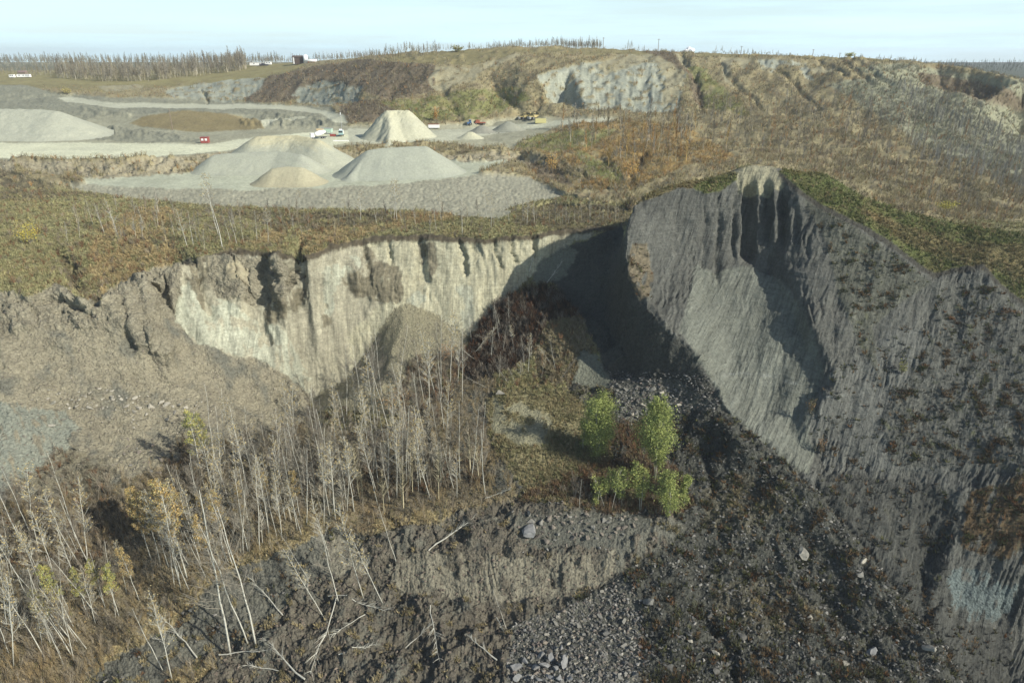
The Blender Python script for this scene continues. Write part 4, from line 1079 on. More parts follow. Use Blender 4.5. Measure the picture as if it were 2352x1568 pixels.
def twig_proto(nb, w, h, spread, seed, forks=2):
    r = np.random.default_rng(seed); V = []; F = []; S = []
    def blade(p, q, w_, sh):
        d = np.array(q) - np.array(p); n = np.cross(d, r.normal(size=3)); n = n / (np.linalg.norm(n) + 1e-9) * w_ / 2
        k = len(V); V.extend([tuple(p - n), tuple(p + n), tuple(q)]); F.append((k, k + 1, k + 2)); S.extend([sh] * 3)
    for b in range(nb):
        a = r.uniform(0, 2 * math.pi); lean = spread * r.uniform(.1, 1)
        p = np.array((r.normal(0, .05), r.normal(0, .05), -.1)); q = p + np.array((lean * math.cos(a), lean * math.sin(a), h * r.uniform(.6, 1)))
        sh = r.uniform(.7, 1.2); blade(p, q, w, sh)
        for k in range(forks):
            t = r.uniform(.35, .85); m = p + (q - p) * t
            e = m + np.array((r.normal(0, .22) * spread, r.normal(0, .22) * spread, h * r.uniform(.12, .35)))
            blade(m, e, w * .7, sh * r.uniform(.9, 1.2))
    return np.array(V), np.array(F), np.array(S)

M_GRASS = material('dry_grass', attr=True, rough=1.0, spec=.05)
M_TWIG = material('bare_twigs', attr=True, rough=1.0, spec=.05)
colr = col.reshape(-1, 3)
def veg(name, protos, kinds, n, sizes, mult, tints, mat, label, ylim=(0, BIG), tintp=.35, weight=None, zs=(.8, 1.3)):
    sel, pos = pick(kinds, n, weight, ylim)
    m = len(sel)
    sc_ = rng.uniform(*sizes, m)
    cc = colr[sel] * rng.uniform(mult[0], mult[1], (m, 1))
    tn = np.array(tints); hu = fbm(pos[:, 0] / 6, pos[:, 1] / 8, 3, 131)
    ti = tn[np.clip((np.abs(hu) * 3.2 * len(tn) + rng.uniform(0, .9, m)).astype(int), 0, len(tn) - 1)]
    k = rng.random(m)[:, None] < tintp
    cc = np.where(k, ti * rng.uniform(.75, 1.25, (m, 1)), cc)
    o = scatter_mesh(name, protos, pos, sc_, rng.uniform(0, 6.28, m), cc, mat, tilt=rng.normal(0, .18, (m, 2)), zs=rng.uniform(*zs, m))
    return tag(o, label, 'vegetation', kind='stuff')

tufts = [tuft_proto(8, .16, .55, .38, i) for i in range(5)]
clump = fbm(x / 5, y / 7, 4, 133)
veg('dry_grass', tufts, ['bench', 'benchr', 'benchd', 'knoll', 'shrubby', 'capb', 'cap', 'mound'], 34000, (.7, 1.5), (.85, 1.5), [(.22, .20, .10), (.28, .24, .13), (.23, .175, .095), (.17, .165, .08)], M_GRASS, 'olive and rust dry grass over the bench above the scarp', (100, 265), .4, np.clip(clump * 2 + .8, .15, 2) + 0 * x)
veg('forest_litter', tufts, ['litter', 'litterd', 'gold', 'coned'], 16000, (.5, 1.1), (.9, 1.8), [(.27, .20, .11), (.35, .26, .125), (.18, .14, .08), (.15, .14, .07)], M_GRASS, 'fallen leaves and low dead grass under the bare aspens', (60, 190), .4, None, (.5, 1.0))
twigs = [twig_proto(9, .10, 1.5, .8, 20 + i) for i in range(6)]
hw = np.clip(fbm(x / 16, y / 22, 4, 137) * 2 + .8, .05, 2)
tall = [twig_proto(7, .05, 3.6, .9, 70 + i, 5) for i in range(6)]
veg('undergrowth', tall, ['litter', 'litterd', 'coned', 'gold'], 3000, (.45, 1.15), (.8, 1.3), [(.24, .205, .15), (.20, .17, .125), (.27, .235, .175), (.25, .19, .10)], M_TWIG, 'leafless grey saplings and brush between the aspens', (70, 190), .85)
veg('tangle', tall, ['brush', 'coned', 'shrubby'], 500, (.5, 1.1), (.6, 1.3), [(.20, .125, .07), (.16, .12, .085), (.24, .21, .16), (.13, .08, .05)], M_TWIG, 'rusty tangle of broken brush below the shadowed chute', (100, 205), .85)
veg('tan_clumps', tufts, ['dsoil', 'debrisb', 'gface'], 3000, (.6, 1.3), (1.0, 1.6), [(.27, .22, .12), (.22, .19, .10), (.30, .25, .14)], M_GRASS, 'tan grass clods riding on the churned brown debris', (60, 130), .85, np.clip(fbm(x / 2.6, y / 2.6, 3, 139) * 5 - 1.4, 0, 3))
veg('hillside_shrubs', twigs, ['hill', 'hilldark', 'hillor', 'hillgrn', 'hillgrey'], 32000, (.55, 1.5), (.85, 1.45), [(.21, .175, .12), (.27, .225, .155), (.33, .20, .085), (.19, .18, .085), (.28, .255, .19)], M_TWIG, 'brown and rust brush covering the far hillside', (230, 700), .38, hw)
veg('bench_brush', twigs, ['bench', 'benchd', 'benchr', 'shrubby', 'coned', 'litterd', 'mound', 'clod'], 5200, (.6, 1.3), (.8, 1.5), [(.18, .15, .105), (.23, .195, .14), (.2, .12, .065)], M_TWIG, 'leafless grey brown brush on the bench and slide floor', (90, 265), .5, np.clip(-clump * 2 + .4, .05, 2))
veg('slump_brush', twigs, ['brush'], 1500, (.8, 2.0), (.5, 1.3), [(.06, .045, .033), (.10, .055, .032), (.16, .14, .11)], M_TWIG, 'dark uprooted brush in the slump below the chute', (90, 265), .6)
rt = [tuft_proto(10, .14, .5, .5, 50 + i) for i in range(4)]
sw = np.clip(fbm(gx / 2.8 + 13 * .9, gy / 4.0 + 31 * .135 * 100, 4, 95, .55) * 4 - .6, 0, 1) + .02
sw = sw * np.where(np.isin(zone, [KEYS.index('fan'), KEYS.index('shaleb')]), .25, 1)
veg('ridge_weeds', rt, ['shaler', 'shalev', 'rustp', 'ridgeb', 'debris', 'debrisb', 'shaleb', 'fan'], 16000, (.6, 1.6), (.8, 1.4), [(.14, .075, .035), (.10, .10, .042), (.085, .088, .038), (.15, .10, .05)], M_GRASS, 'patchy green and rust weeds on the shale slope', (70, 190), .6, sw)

# ------------------------------------------------------------------ rocks
M_ROCK = material('broken_rock', attr=True, rough=.9, noise=.22, nscale=2.2, bump=.05, bscale=5.0, spec=.2)
def rock_proto(seed, flat=.7, sub=1):
    import bmesh
    r = np.random.default_rng(seed)
    bm = bmesh.new()
    bmesh.ops.create_icosphere(bm, subdivisions=sub + 1, radius=.5)
    V = np.array([v.co for v in bm.verts]); F = np.array([[v.index for v in f.verts] for f in bm.faces]); bm.free()
    for k in range(13):            # plane cuts give angular faces
        n = r.normal(size=3); n /= np.linalg.norm(n); d_ = r.uniform(.14, .34)
        over = V @ n - d_
        V = V - np.clip(over, 0, None)[:, None] * n[None]
    V = V * np.array([r.uniform(.95, 1.5), r.uniform(.75, 1.1), flat * r.uniform(.7, 1.1)])
    V += r.normal(0, .012, V.shape)
    return V, F, np.ones(len(V))
small_rocks = [rock_proto(200 + i, .75, 0) for i in range(8)]
def rubble(name, kinds, n, sizes, cols_, label, poly=None, ylim=(0, BIG), pw=2.2):
    sel, pos = pick(kinds, n if poly is None else n * 3, None, ylim)
    if poly is not None:
        k = inpoly(pxd.ravel()[sel], pyd.ravel()[sel], poly); sel = sel[k][:n]; pos = pos[k][:n]
    m = len(sel)
    sc_ = sizes[0] + (sizes[1] - sizes[0]) * rng.random(m) ** pw
    base = np.array(cols_)[rng.integers(0, len(cols_), m)] * rng.uniform(.75, 1.25, (m, 1))
    pos[:, 2] += sc_ * .12
    return pos, sc_, base
GREY = [(.16, .155, .135), (.20, .19, .165), (.12, .118, .105), (.24, .23, .20), (.15, .125, .105)]
PALE = [(.30, .28, .225), (.36, .34, .28), (.25, .225, .175)]
BRN = [(.165, .142, .11), (.20, .175, .138), (.13, .112, .09), (.19, .17, .14)]
DARK = [(.10, .098, .088), (.13, .126, .11), (.075, .073, .066)]
jobs = [
 (['rubble'], 3000, (.3, 1.2), GREY + PALE[2:] + DARK, [(1150, 1300), (1560, 1250), (1500, 1600), (1140, 1600)], (60, 116)),
 (['rubble', 'dsoil', 'debris'], 1600, (.3, 1.2), BRN + GREY, [(1180, 1170), (1500, 1170), (1520, 1270), (1180, 1280)], (60, 130)),
 (['rubble', 'chute'], 1500, (.35, 1.3), GREY + DARK, [(1390, 850), (1660, 860), (1660, 970), (1400, 990)], (100, 180)),
 (['debris', 'debrisb'], 6500, (.25, 1.15), DARK + GREY[:3], None, (60, 160)),
 (['dsoil', 'face'], 3200, (.25, 1.0), [(.12, .098, .075), (.16, .13, .10), (.085, .07, .056)], None, (60, 130)),
 (['talus', 'slump', 'clod', 'greygr'], 4500, (.15, .7), BRN + PALE[2:], None, (80, 190)),
 (['talus'], 500, (.4, 1.0), PALE, [(100, 890), (500, 920), (480, 1000), (120, 960)], (100, 180)),
 (['talus', 'litter', 'clod'], 700, (.25, .8), BRN, [(250, 1000), (430, 1040), (420, 1110), (260, 1120)], (90, 160)),
 (['cut'], 900, (.3, 1.1), BRN + PALE, None, (230, 360)),
 (['cone', 'grtalus', 'coned'], 900, (.15, .4), BRN, None, (120, 215)),
 (['quarry', 'sand', 'hill', 'qdark'], 520, (.5, 1.5), PALE, [(940, 275), (1050, 280), (1050, 294), (940, 298)], (300, 500)),
 (['quarry', 'hillgrn', 'sand', 'road', 'hill', 'cut', 'hillor'], 520, (.6, 1.6), PALE, [(1070, 304), (1195, 286), (1195, 298), (1130, 318), (1066, 322)], (280, 460)),
]
pp, ss, cc_ = [], [], []
for kinds, n, sz, cl, poly, yl in jobs:
    a, b, c = rubble('rubble', kinds, n, sz, cl, '', poly, yl)
    pp.append(a); ss.append(b); cc_.append(c)
pp = np.concatenate(pp); ss = np.concatenate(ss); cc_ = np.concatenate(cc_)
o = scatter_mesh('rubble', small_rocks, pp, ss, rng.uniform(0, 6.28, len(pp)), cc_, M_ROCK, tilt=rng.normal(0, .25, (len(pp), 2)))
tag(o, 'loose broken stone strewn over the slide debris and talus', 'rubble', kind='stuff')
big_rocks = [rock_proto(300 + i, .62, 1) for i in range(7)]
ROCKM = {}
def rock_mesh(i, tone):
    if (i, tone) not in ROCKM:
        V, F, S = big_rocks[i]
        pal = {'grey': (.165, .16, .138), 'brown': (.175, .152, .122), 'pale': (.30, .28, .225), 'dark': (.095, .092, .08), 'slab': (.20, .20, .19)}[tone]
        me = bpy.data.meshes.new('boulder')
        me.from_pydata([tuple(v) for v in V], [], [tuple(f) for f in F])
        at_ = me.color_attributes.new('Col', 'FLOAT_COLOR', 'POINT')
        at_.data.foreach_set('color', np.concatenate([np.tile(np.array(pal), (len(V), 1)), np.ones((len(V), 1))], 1).astype(np.float32).ravel())
        me.materials.append(M_ROCK); ROCKM[(i, tone)] = me
    return ROCKM[(i, tone)]
def boulder(px_, py_, size, tone, label, group, sink=.12, flat=1.0):
    size *= 1.45 if group else 1.15
    p = at(px_, py_)
    o = bpy.data.objects.new('boulder', rock_mesh(random.randrange(7), tone)); COL.objects.link(o)
    o.location = (p.x, p.y, p.z + size * (.30 - sink)); o.scale = (size * random.uniform(.85, 1.2), size * random.uniform(.8, 1.1), size * random.uniform(.75, 1.15) * flat)
    o.rotation_euler = (random.uniform(-.5, .5), random.uniform(-.5, .5), random.uniform(0, 6.28))
    return tag(o, label, 'boulder', group)
fields = [
 ([(1190, 1185), (1430, 1180), (1480, 1200), (1420, 1240), (1250, 1250)], 50, (.7, 1.6), ('brown', 'grey', 'brown'), 'broken brown grey boulder in the rock pocket above the brown scarp', 'boulders above the brown scarp', 12),
 ([(1190, 1470), (1290, 1400), (1420, 1340), (1470, 1400), (1460, 1560), (1200, 1560)], 84, (.6, 1.4), ('grey', 'grey', 'pale', 'brown'), 'angular grey boulder in the bottom rock field below the brown scarp', 'boulders in the bottom rock field', 14),
 ([(1180, 1510), (1290, 1490), (1310, 1568), (1180, 1568)], 16, (1.2, 2.2), ('slab',), 'blue grey rock slab at the bottom edge of the rock field', 'slabs at the bottom of the rock field', 20),
 ([(1410, 890), (1560, 880), (1620, 920), (1480, 970), (1415, 960)], 38, (.8, 1.7), ('grey', 'dark', 'pale'), 'dark grey boulder in the pile between ridge foot and green poplars', 'boulders at the foot of the ridge', 13),
 ([(105, 900), (300, 900), (470, 930), (450, 985), (280, 950), (110, 945)], 38, (.7, 1.6), ('pale',), 'pale flat boulder lying on the brown talus slope', 'pale boulders on the talus', 12),
 ([(270, 1010), (420, 1030), (430, 1090), (300, 1110)], 22, (.6, 1.2), ('brown', 'grey'), 'brown boulder in the heap where talus meets the aspens', 'boulders at the talus toe', 11),
 ([(1550, 1230), (1900, 1220), (2080, 1400), (2150, 1560), (1520, 1560)], 44, (.7, 1.8), ('dark', 'grey', 'dark', 'pale'), 'dark shale boulder scattered on the debris below the ridge', 'shale boulders on the debris', 24),
]
for poly, n, sz, tones, lab, grp, md in fields:
    for a, b in sample_poly(poly, n, md):
        boulder(a, b, sz[0] + (sz[1] - sz[0]) * random.random() ** 2, random.choice(tones), lab, grp)
boulder(1222, 1228, 4.6, 'slab', 'huge squared grey boulder perched on the crest of the brown scarp', None, flat=.75)
boulder(1148, 912, 3.0, 'pale', 'pale tan boulder on the top left of the grassy knoll', None)
boulder(2000, 1500, 2.4, 'slab', 'pale grey boulder low on the dark debris fan', None)
boulder(2122, 1505, 2.6, 'pale', 'whitish boulder beside the gully at the bottom right', None)
boulder(1848, 1275, 2.8, 'pale', 'tall pale slab standing on the debris slope', None, flat=1.5)
boulder(1645, 1505, 2.2, 'pale', 'light boulder at the head of the bottom erosion channel', None)
boulder(1490, 1395, 2.6, 'grey', 'large grey block right of the bottom rock field', None)
boulder(122, 985, 1.9, 'pale', 'rounded pale boulder alone on the grey gravel fan', None)
print('rocks', round(time.time() - T0, 1))
# ------------------------------------------------------------------ aspens
M_BARK = material('pale_aspen_bark', (.43, .42, .35), rough=.85, noise=.30, nscale=2.2, spec=.1)
M_BRANCH = material('aspen_branches', (.21, .19, .148), rough=.95, spec=.05)
M_LEAF = material('autumn_leaves', attr=True, rough=.9, spec=.1)
def aspen_shape(seed, h=18.0, leafy=0, bare_to=.42, wide=1.0, r0=.15, nb=26):
    """one trunk and its upswept limbs; returns trunk, branch and leaf builders"""
    r = random.Random(seed)
    t = MB(); b = MB(); lf = MB()
    pts = []; px_ = py_ = 0.0; n = 8
    bx_, by_ = r.uniform(-.05, .05), r.uniform(-.05, .05)
    for i in range(n + 1):
        f = i / n
        pts.append(Vector((px_, py_, f * h - .8 * (i == 0))))
        px_ += h / n * (bx_ + r.uniform(-.07, .07)); py_ += h / n * (by_ + r.uniform(-.07, .07))
    t.tube(pts, [r0 * (1 - .85 * (i / n)) + .012 for i in range(n + 1)], 6)
    def on(f):
        k = min(n - 1, int(f * n)); q = f * n - k
        return pts[k].lerp(pts[k + 1], q)
    for i in range(nb):
        f = bare_to + (0.97 - bare_to) * (i + r.random()) / nb
        p = on(f); a = r.uniform(0, 6.28)
        ln = .80 * wide * (h * .17) * (1.15 - f) * r.uniform(.6, 1.25) + .5
        up = r.uniform(.55, 1.3)
        d_ = Vector((math.cos(a), math.sin(a), up)).normalized()
        m = p + d_ * ln * .55; e = m + (d_ + Vector((0, 0, .35))).normalized() * ln * .5
        w_ = .024 * (1.25 - f) + .011
        b.tube([p, m, e], [w_, w_ * .7, w_ * .25], 3, cap=False)
        for k in range(r.randint(6, 9)):
            s0 = p.lerp(e, r.uniform(.3, 1)); a2 = a + r.uniform(-1.2, 1.2)
            q = s0 + Vector((math.cos(a2), math.sin(a2), r.uniform(.5, 1.7))).normalized() * ln * r.uniform(.35, .75)
            b.tube([s0, q], [w_ * .6, w_ * .3], 3, cap=False)
            if r.random() < .8:
                s1 = s0.lerp(q, .6); q2 = s1 + Vector((r.uniform(-1, 1), r.uniform(-1, 1), r.uniform(.3, 1.2))).normalized() * ln * .25
                b.tube([s1, q2], [w_ * .35, w_ * .15], 3, cap=False)
                for _ in range(leafy):
                    c = s1.lerp(q2, r.uniform(.1, 1.1)) + Vector((r.gauss(0, .2), r.gauss(0, .2), r.gauss(0, .2)))
                    leaf_quad(lf, c, r.uniform(.15, .28), r)
    if bare_to < .6:
        for k in range(4):          # dead stubs low on the stem
            p = on(r.uniform(.15, bare_to)); a = r.uniform(0, 6.28)
            b.tube([p, p + Vector((math.cos(a), math.sin(a), r.uniform(-.1, .5))) * r.uniform(.5, 1.3)], [.03, .01], 3, cap=False)
    if leafy:
        k = len(t.v); t.v += b.v; t.f += [tuple(i + k for i in f) for f in b.f]; b = MB()
    return t, b, lf
def leaf_quad(mb, c, s, r, col=None):
    a = Vector((r.gauss(0, 1), r.gauss(0, 1), r.gauss(0, 1))).normalized(); b_ = a.orthogonal().normalized()
    q = Matrix.Rotation(r.uniform(0, 6.28), 3, a); b_ = q @ b_; d_ = a.cross(b_)
    mb.add([c - b_ * s * .6, c + d_ * s * .42, c + b_ * s * .6, c - d_ * s * .42], [(0, 1, 2, 3)], col)

def make_tree(name, trunk, branches, leaves, leafcols, seed, label, cat, group, bark=None):
    e = empty(name, (0, 0, -500)); tag(e, label, cat, group)
    trunk.build('trunk', bark or M_BARK, e, smooth=True)
    if branches.v: branches.build('crown' if not leaves.v else 'branches', M_BRANCH, e)
    if leaves.v:
        r = random.Random(seed); n = len(leaves.v) // 4; cs = []
        for i in range(n):
            c = random.Random(seed * 7 + i // 9).choice(leafcols); k = r.uniform(.7, 1.3)
            cs += [tuple(a * k for a in c)] * 4
        mesh_from('leaves' if branches.v else 'crown', leaves.v, leaves.f, M_LEAF, e, np.array(cs))
    return e
TANL = [(.34, .28, .14), (.38, .29, .12), (.30, .25, .13)]
ASP = [make_tree('aspen', *aspen_shape(400 + i, 18, 0 if i % 3 else 1, (.34, .42, .5, .38, .45, .3, .55, .4)[i], (1, .8, 1.2, .9, .7, 1.3, .8, 1.1)[i], (.088, .075, .095, .082, .07, .10, .066, .088)[i], 32), TANL, 0, 'x', 'tree', 'x') for i in range(8)]
THIN = [make_tree('aspen', *aspen_shape(450 + i, 14, 0, .4, .7, .06, 16), None, 0, 'x', 'tree', 'x') for i in range(4)]
GOLD = [(.34, .24, .09), (.40, .29, .12), (.30, .21, .08), (.29, .25, .11)]
YEL = [(.33, .30, .09), (.28, .275, .09), (.37, .31, .09), (.22, .24, .085)]
GLD = [make_tree('aspen', *aspen_shape(480 + i, 18, 11, .42, .95, .10, 30), GOLD if i < 2 else YEL, 480 + i, 'x', 'tree', 'x') for i in range(4)]
used_proto = set()
def plant(proto, px_, py_, hpx, label, group, lean=(0, 0), spin=None, sink=.3, fat=1.0):
    """hpx: height of the tree as measured on the photograph"""
    p = at(px_, py_, sink)
    base_h = 14.0 if proto in THIN else 18.0
    v = Vector((p.x, p.y, p.z - CAMZ)); f = v.y * CP - v.z * SP
    h = hpx * f / FPX / max(.35, math.cos(math.atan2(-v.z, v.y)))
    k = h / base_h
    if proto in used_proto: e = copy_tree(proto)
    else: e = proto; used_proto.add(proto)
    e.location = p; e.scale = (k * fat * random.uniform(.9, 1.1), k * fat * random.uniform(.9, 1.1), k)
    e.rotation_euler = (lean[1], lean[0], random.uniform(0, 6.28) if spin is None else spin)
    # lean first, spin about own stem
    e.rotation_mode = 'XYZ'
    e.rotation_euler = (Matrix.Rotation(lean[0], 3, 'Y') @ Matrix.Rotation(-lean[1], 3, 'X') @ Matrix.Rotation(random.uniform(0, 6.28), 3, 'Z')).to_euler()
    e['label'] = label; e['group'] = group
    return e
G = random.gauss
def stand(poly, n, md, hp, label, group, lean, protos, jit=.07):
    for a, b in sample_poly(poly, n, md):
        plant(random.choice(protos), a, b, random.uniform(*hp), label, group, (lean[0] + G(0, jit), lean[1] + G(0, jit)))
stand([(440, 1130), (500, 1040), (700, 1030), (860, 1060), (1000, 1050), (1110, 1070), (1150, 1130), (1050, 1160), (900, 1180), (790, 1200), (700, 1140), (560, 1150)], 84, 10, (100, 172), 'bare pale aspen in the dense stand between talus cone and brown scarp', 'aspens in the central stand', (-.01, 0), ASP)
stand([(430, 1200), (700, 1150), (780, 1195), (640, 1255), (540, 1305), (470, 1365), (400, 1410), (380, 1300)], 52, 11, (115, 180), 'tall thin aspen rising from gold leaf litter above the grey scarp', 'aspens above the grey scarp', (-.03, 0), ASP)
stand([(0, 1260), (110, 1210), (250, 1250), (230, 1340), (110, 1500), (0, 1560)], 28, 15, (115, 185), 'leaning white aspen at the left edge of the wooded slope', 'aspens at the left edge', (-.06, .0), ASP, .12)
stand([(760, 950), (900, 900), (1060, 880), (1100, 970), (1000, 1020), (850, 1020)], 26, 13, (110, 180), 'bare grey aspen on the lower apron of the talus cone', 'aspens below the talus cone', (.0, 0), ASP)
stand([(1060, 790), (1150, 750), (1240, 800), (1320, 880), (1180, 900), (1090, 890)], 24, 12, (50, 95), 'tilted bare aspen knocked askew in the dark brush slump', 'tilted aspens in the slump', (-.30, .1), ASP + THIN, .4)
stand([(330, 1370), (240, 1460), (150, 1555), (100, 1520), (280, 1360)], 14, 16, (105, 165), 'left leaning aspen on the slope below the gold litter', 'aspens on the lower left slope', (-.10, .0), ASP, .1)
for a, b, h, l in [(505, 3200, 270, -.05), (528, 1505, 300, -.03), (548, 3200, 290, -.10), (572, 1492, 240, -.13), (590, 1497, 260, -.06), (600, 3200, 300, .0), (395, 1560, 170, .0), (375, 1540, 130, -.1)]:
    plant(random.choice(ASP), a, b, h, 'tall slim aspen standing at the foot of the grey scarp', 'aspens at the foot of the grey scarp', (l, 0))
for a, b, h, l in [(880, 1390, 150, -.25), (835, 1370, 190, -.12), (745, 1415, 150, -.3), (760, 1290, 130, -.15), (910, 1290, 120, -.15), (690, 3200, 180, .05), (780, 1400, 170, -.1), (710, 1330, 110, -.35), (1165, 1440, 90, -.2)]:
    plant(random.choice(ASP + THIN), a, b, h, 'spindly aspen tipping over in the churned brown debris', 'tipping aspens in the debris', (l, 0))
for a, b, h in [(432, 572, 90), (444, 566, 80), (456, 560, 60), (503, 545, 140), (512, 575, 130), (530, 556, 60), (545, 568, 70), (560, 560, 60), (590, 556, 70), (616, 560, 80), (470, 580, 50), (215, 520, 60), (240, 535, 70), (270, 540, 80), (330, 520, 50), (790, 506, 50), (828, 510, 70), (868, 520, 60), (905, 505, 90), (912, 508, 95), (1003, 532, 70), (1012, 505, 60), (1062, 542, 80), (1062, 470, 55), (1128, 528, 80), (1118, 500, 60), (1210, 520, 70), (1170, 510, 60), (760, 470, 40), (690, 480, 45)]:
    plant(random.choice(ASP), a, b, h, 'lone bare aspen on the grassy bench above the pale cliff', 'aspens on the bench', (G(-.02, .05), 0), fat=1.45)
for a, b in sample_poly([(1225, 512), (1435, 494), (1432, 512), (1290, 526)], 26, 6):
    plant(random.choice(THIN), a, b, random.uniform(24, 48), 'thin grey sapling lining the bench edge left of the ridge', 'saplings beside the ridge', (G(0, .05), 0))
for a, b, h, k in [(395, 1270, 150, 0), (430, 1330, 195, 1), (350, 1290, 150, 0), (520, 1290, 150, 1), (475, 1240, 100, 0), (615, 1190, 100, 1), (330, 1240, 110, 0), (370, 1300, 150, 1), (450, 1260, 130, 0), (560, 1240, 120, 1), (320, 1380, 110, 0), (500, 1330, 130, 0), (690, 1190, 100, 0)]:
    plant(GLD[k], a, b, h, 'aspen still holding orange gold leaves in its top', 'gold topped aspens', (G(-.05, .05), 0))
for a, b, h, k in [(170, 1440, 130, 2), (205, 1420, 100, 3), (470, 1120, 160, 3), (275, 1420, 110, 2), (130, 1480, 110, 3), (490, 1080, 120, 3), (240, 1390, 90, 2)]:
    plant(GLD[k], a, b, h, 'aspen with yellow green leaves left on the lower left slope', 'yellow green aspens', (G(-.08, .05), 0))
for a, b, h in [(1390, 1170, 70), (1405, 1172, 90), (1430, 1160, 60), (1330, 1175, 70)]:
    plant(random.choice(THIN), a, b, h, 'bare leaning stem beside the rocks in front of the green poplars', 'bare stems by the poplars', (G(-.2, .2), 0))
print('aspens', sum(1 for o in bpy.data.objects if o.name.startswith('aspen')), round(time.time() - T0, 1))

# far aspens: one mass
def low_tree(seed, leaf=False):
    r = random.Random(seed); V = []; F = []; S = []
    def tri(a, b, c, s):
        k = len(V); V.extend([a, b, c]); F.append((k, k + 1, k + 2)); S.extend([s] * 3)
    lx, ly = r.uniform(-.05, .05), r.uniform(-.05, .05)
    for a in (0, 2.1, 4.2):
        w_ = .011
        p0 = (w_ * math.cos(a), w_ * math.sin(a), -.05); p1 = (w_ * math.cos(a + 2.1), w_ * math.sin(a + 2.1), -.05)
        tri(p0, p1, (lx, ly, .97), 1.35)
    for k in range(90):
        f = r.uniform(.30, .95); a = r.uniform(0, 6.28); ln = (1.1 - f) * r.uniform(.1, .26)
        p = (lx * f, ly * f, f); e = (lx * f + ln * math.cos(a), ly * f + ln * math.sin(a), f + ln * r.uniform(.6, 1.8))
        n = r.uniform(0, 6.28); w_ = .010
        tri((p[0] - w_, p[1], p[2]), (p[0] + w_ * math.cos(n), p[1] + w_ * math.sin(n), p[2] + w_), e, r.uniform(.7, 1.0))
    return np.array(V), np.array(F), np.array(S)
lows = [low_tree(600 + i) for i in range(8)]
FP, FS, FC = [], [], []
def far_stand(poly, n, hpx, cols, md=0):
    for a, b in sample_poly(poly, n, md):
        p = at(a, b); v = p - Vector((0, 0, CAMZ)); f = v.y * CP - v.z * SP
        FP.append(tuple(p)); FS.append(random.uniform(*hpx) * f / FPX); k_ = random.uniform(.75, 1.2); FC.append(tuple(c * k_ for c in random.choice(cols)))
GB = [(.27, .25, .195), (.32, .30, .24), (.25, .22, .16), (.29, .26, .17)]
def far_row(pts, n, hpx, cols, depth=(0, 60)):
    """trees along a skyline: measured points (px, py, distance), spread back by some metres"""
    for i in range(n + n // 2):
        t = random.random() * (len(pts) - 1); k = int(t); q = t - k
        a = pts[k]; b = pts[k + 1]
        xw, yw, zw = wpt(a[0] + (b[0] - a[0]) * q, a[1] + (b[1] - a[1]) * q, a[2] + (b[2] - a[2]) * q)
        s_ = (yw + random.uniform(*depth)) / yw
        xw *= s_; yw *= s_
        zz_ = surf(xw, yw); f = yw * CP - (zz_ - CAMZ) * SP
        FP.append((xw, yw, zz_)); FS.append((random.uniform(*hpx) if i < n else random.uniform(.2, .55) * hpx[1]) * random.uniform(.7, 1.1) * f / FPX); k_ = random.uniform(.75, 1.2); FC.append(tuple(c * k_ for c in random.choice(cols)))
far_row([(130, 175, 740), (230, 180, 700), (320, 178, 690), (420, 168, 710), (520, 158, 730), (566, 152, 745)], 620, (26, 44), GB, (0, 70))
far_row([(-60, 172, 760), (0, 172, 760), (150, 172, 760)], 260, (10, 22), GB + [(.26, .22, .10)], (0, 80))
far_row([(560, 150, 800), (700, 145, 800), (830, 140, 760)], 120, (8, 20), GB, (0, 80))
far_row([(850, 143, 570), (900, 138, 560), (960, 130, 560), (1010, 124, 570)], 170, (9, 26), GB + [(.2, .18, .10)], (0, 50))
far_row([(1010, 120, 590), (1060, 116, 590), (1110, 114, 590)], 30, (8, 22), GB, (0, 20))
far_row([(1115, 113, 592), (1200, 112, 595), (1290, 113, 598), (1380, 114, 600)], 260, (13, 21), GB, (0, 50))
far_row([(1230, 112, 597), (1320, 113, 598), (1382, 114, 600)], 80, (16, 27), GB, (0, 30))
far_row([(1435, 117, 600), (1480, 120, 600)], 12, (8, 22), GB, (0, 15))
far_row([(1640, 126, 572), (1700, 128, 565), (1800, 130, 552)], 50, (6, 18), GB + [(.3, .2, .08)], (0, 15))
far_row([(1870, 131, 540), (1960, 134, 520)], 14, (5, 10), GB, (0, 10))
far_row([(2010, 137, 500), (2060, 141, 490), (2140, 148, 475)], 50, (6, 14), GB, (0, 15))
far_row([(-150, 153, 1150), (200, 152, 1150), (640, 150, 1100)], 900, (14, 26), [(.24, .235, .19), (.22, .215, .16), (.25, .23, .15)], (0, 260))
far_row([(560, 150, 1000), (760, 146, 1000), (860, 140, 900)], 160, (10, 22), [(.24, .235, .19), (.22, .20, .15)], (0, 160))
far_row([(2120, 146, 1300), (2230, 147, 1350), (2500, 150, 1400)], 520, (9, 18), [(.06, .085, .055), (.08, .10, .06), (.075, .09, .06)], (0, 700))
far_stand([(1250, 300), (1420, 280), (1560, 290), (1700, 330), (1560, 390), (1420, 400), (1320, 340)], 90, (34, 64), GB + [(.34, .21, .08), (.38, .27, .10)])
far_stand([(1600, 260), (1800, 240), (2000, 250), (2200, 320), (2352, 420), (2352, 520), (2150, 480), (1950, 420), (1800, 370), (1650, 350)], 330, (24, 50), GB + [(.30, .20, .10)])
far_stand([(2050, 200), (2160, 240), (2260, 300), (2352, 350), (2352, 400), (2200, 330), (2080, 260)], 240, (22, 42), [(.27, .27, .23), (.31, .31, .27), (.25, .24, .19)])
far_stand([(2100, 330), (2352, 400), (2352, 470), (2200, 430), (2080, 370)], 130, (26, 44), [(.27, .27, .23), (.31, .31, .27)])
far_stand([(450, 1120), (700, 1030), (1110, 1060), (1150, 1130), (900, 1180), (700, 1190), (480, 1330), (400, 1380)], 90, (80, 140), GB)
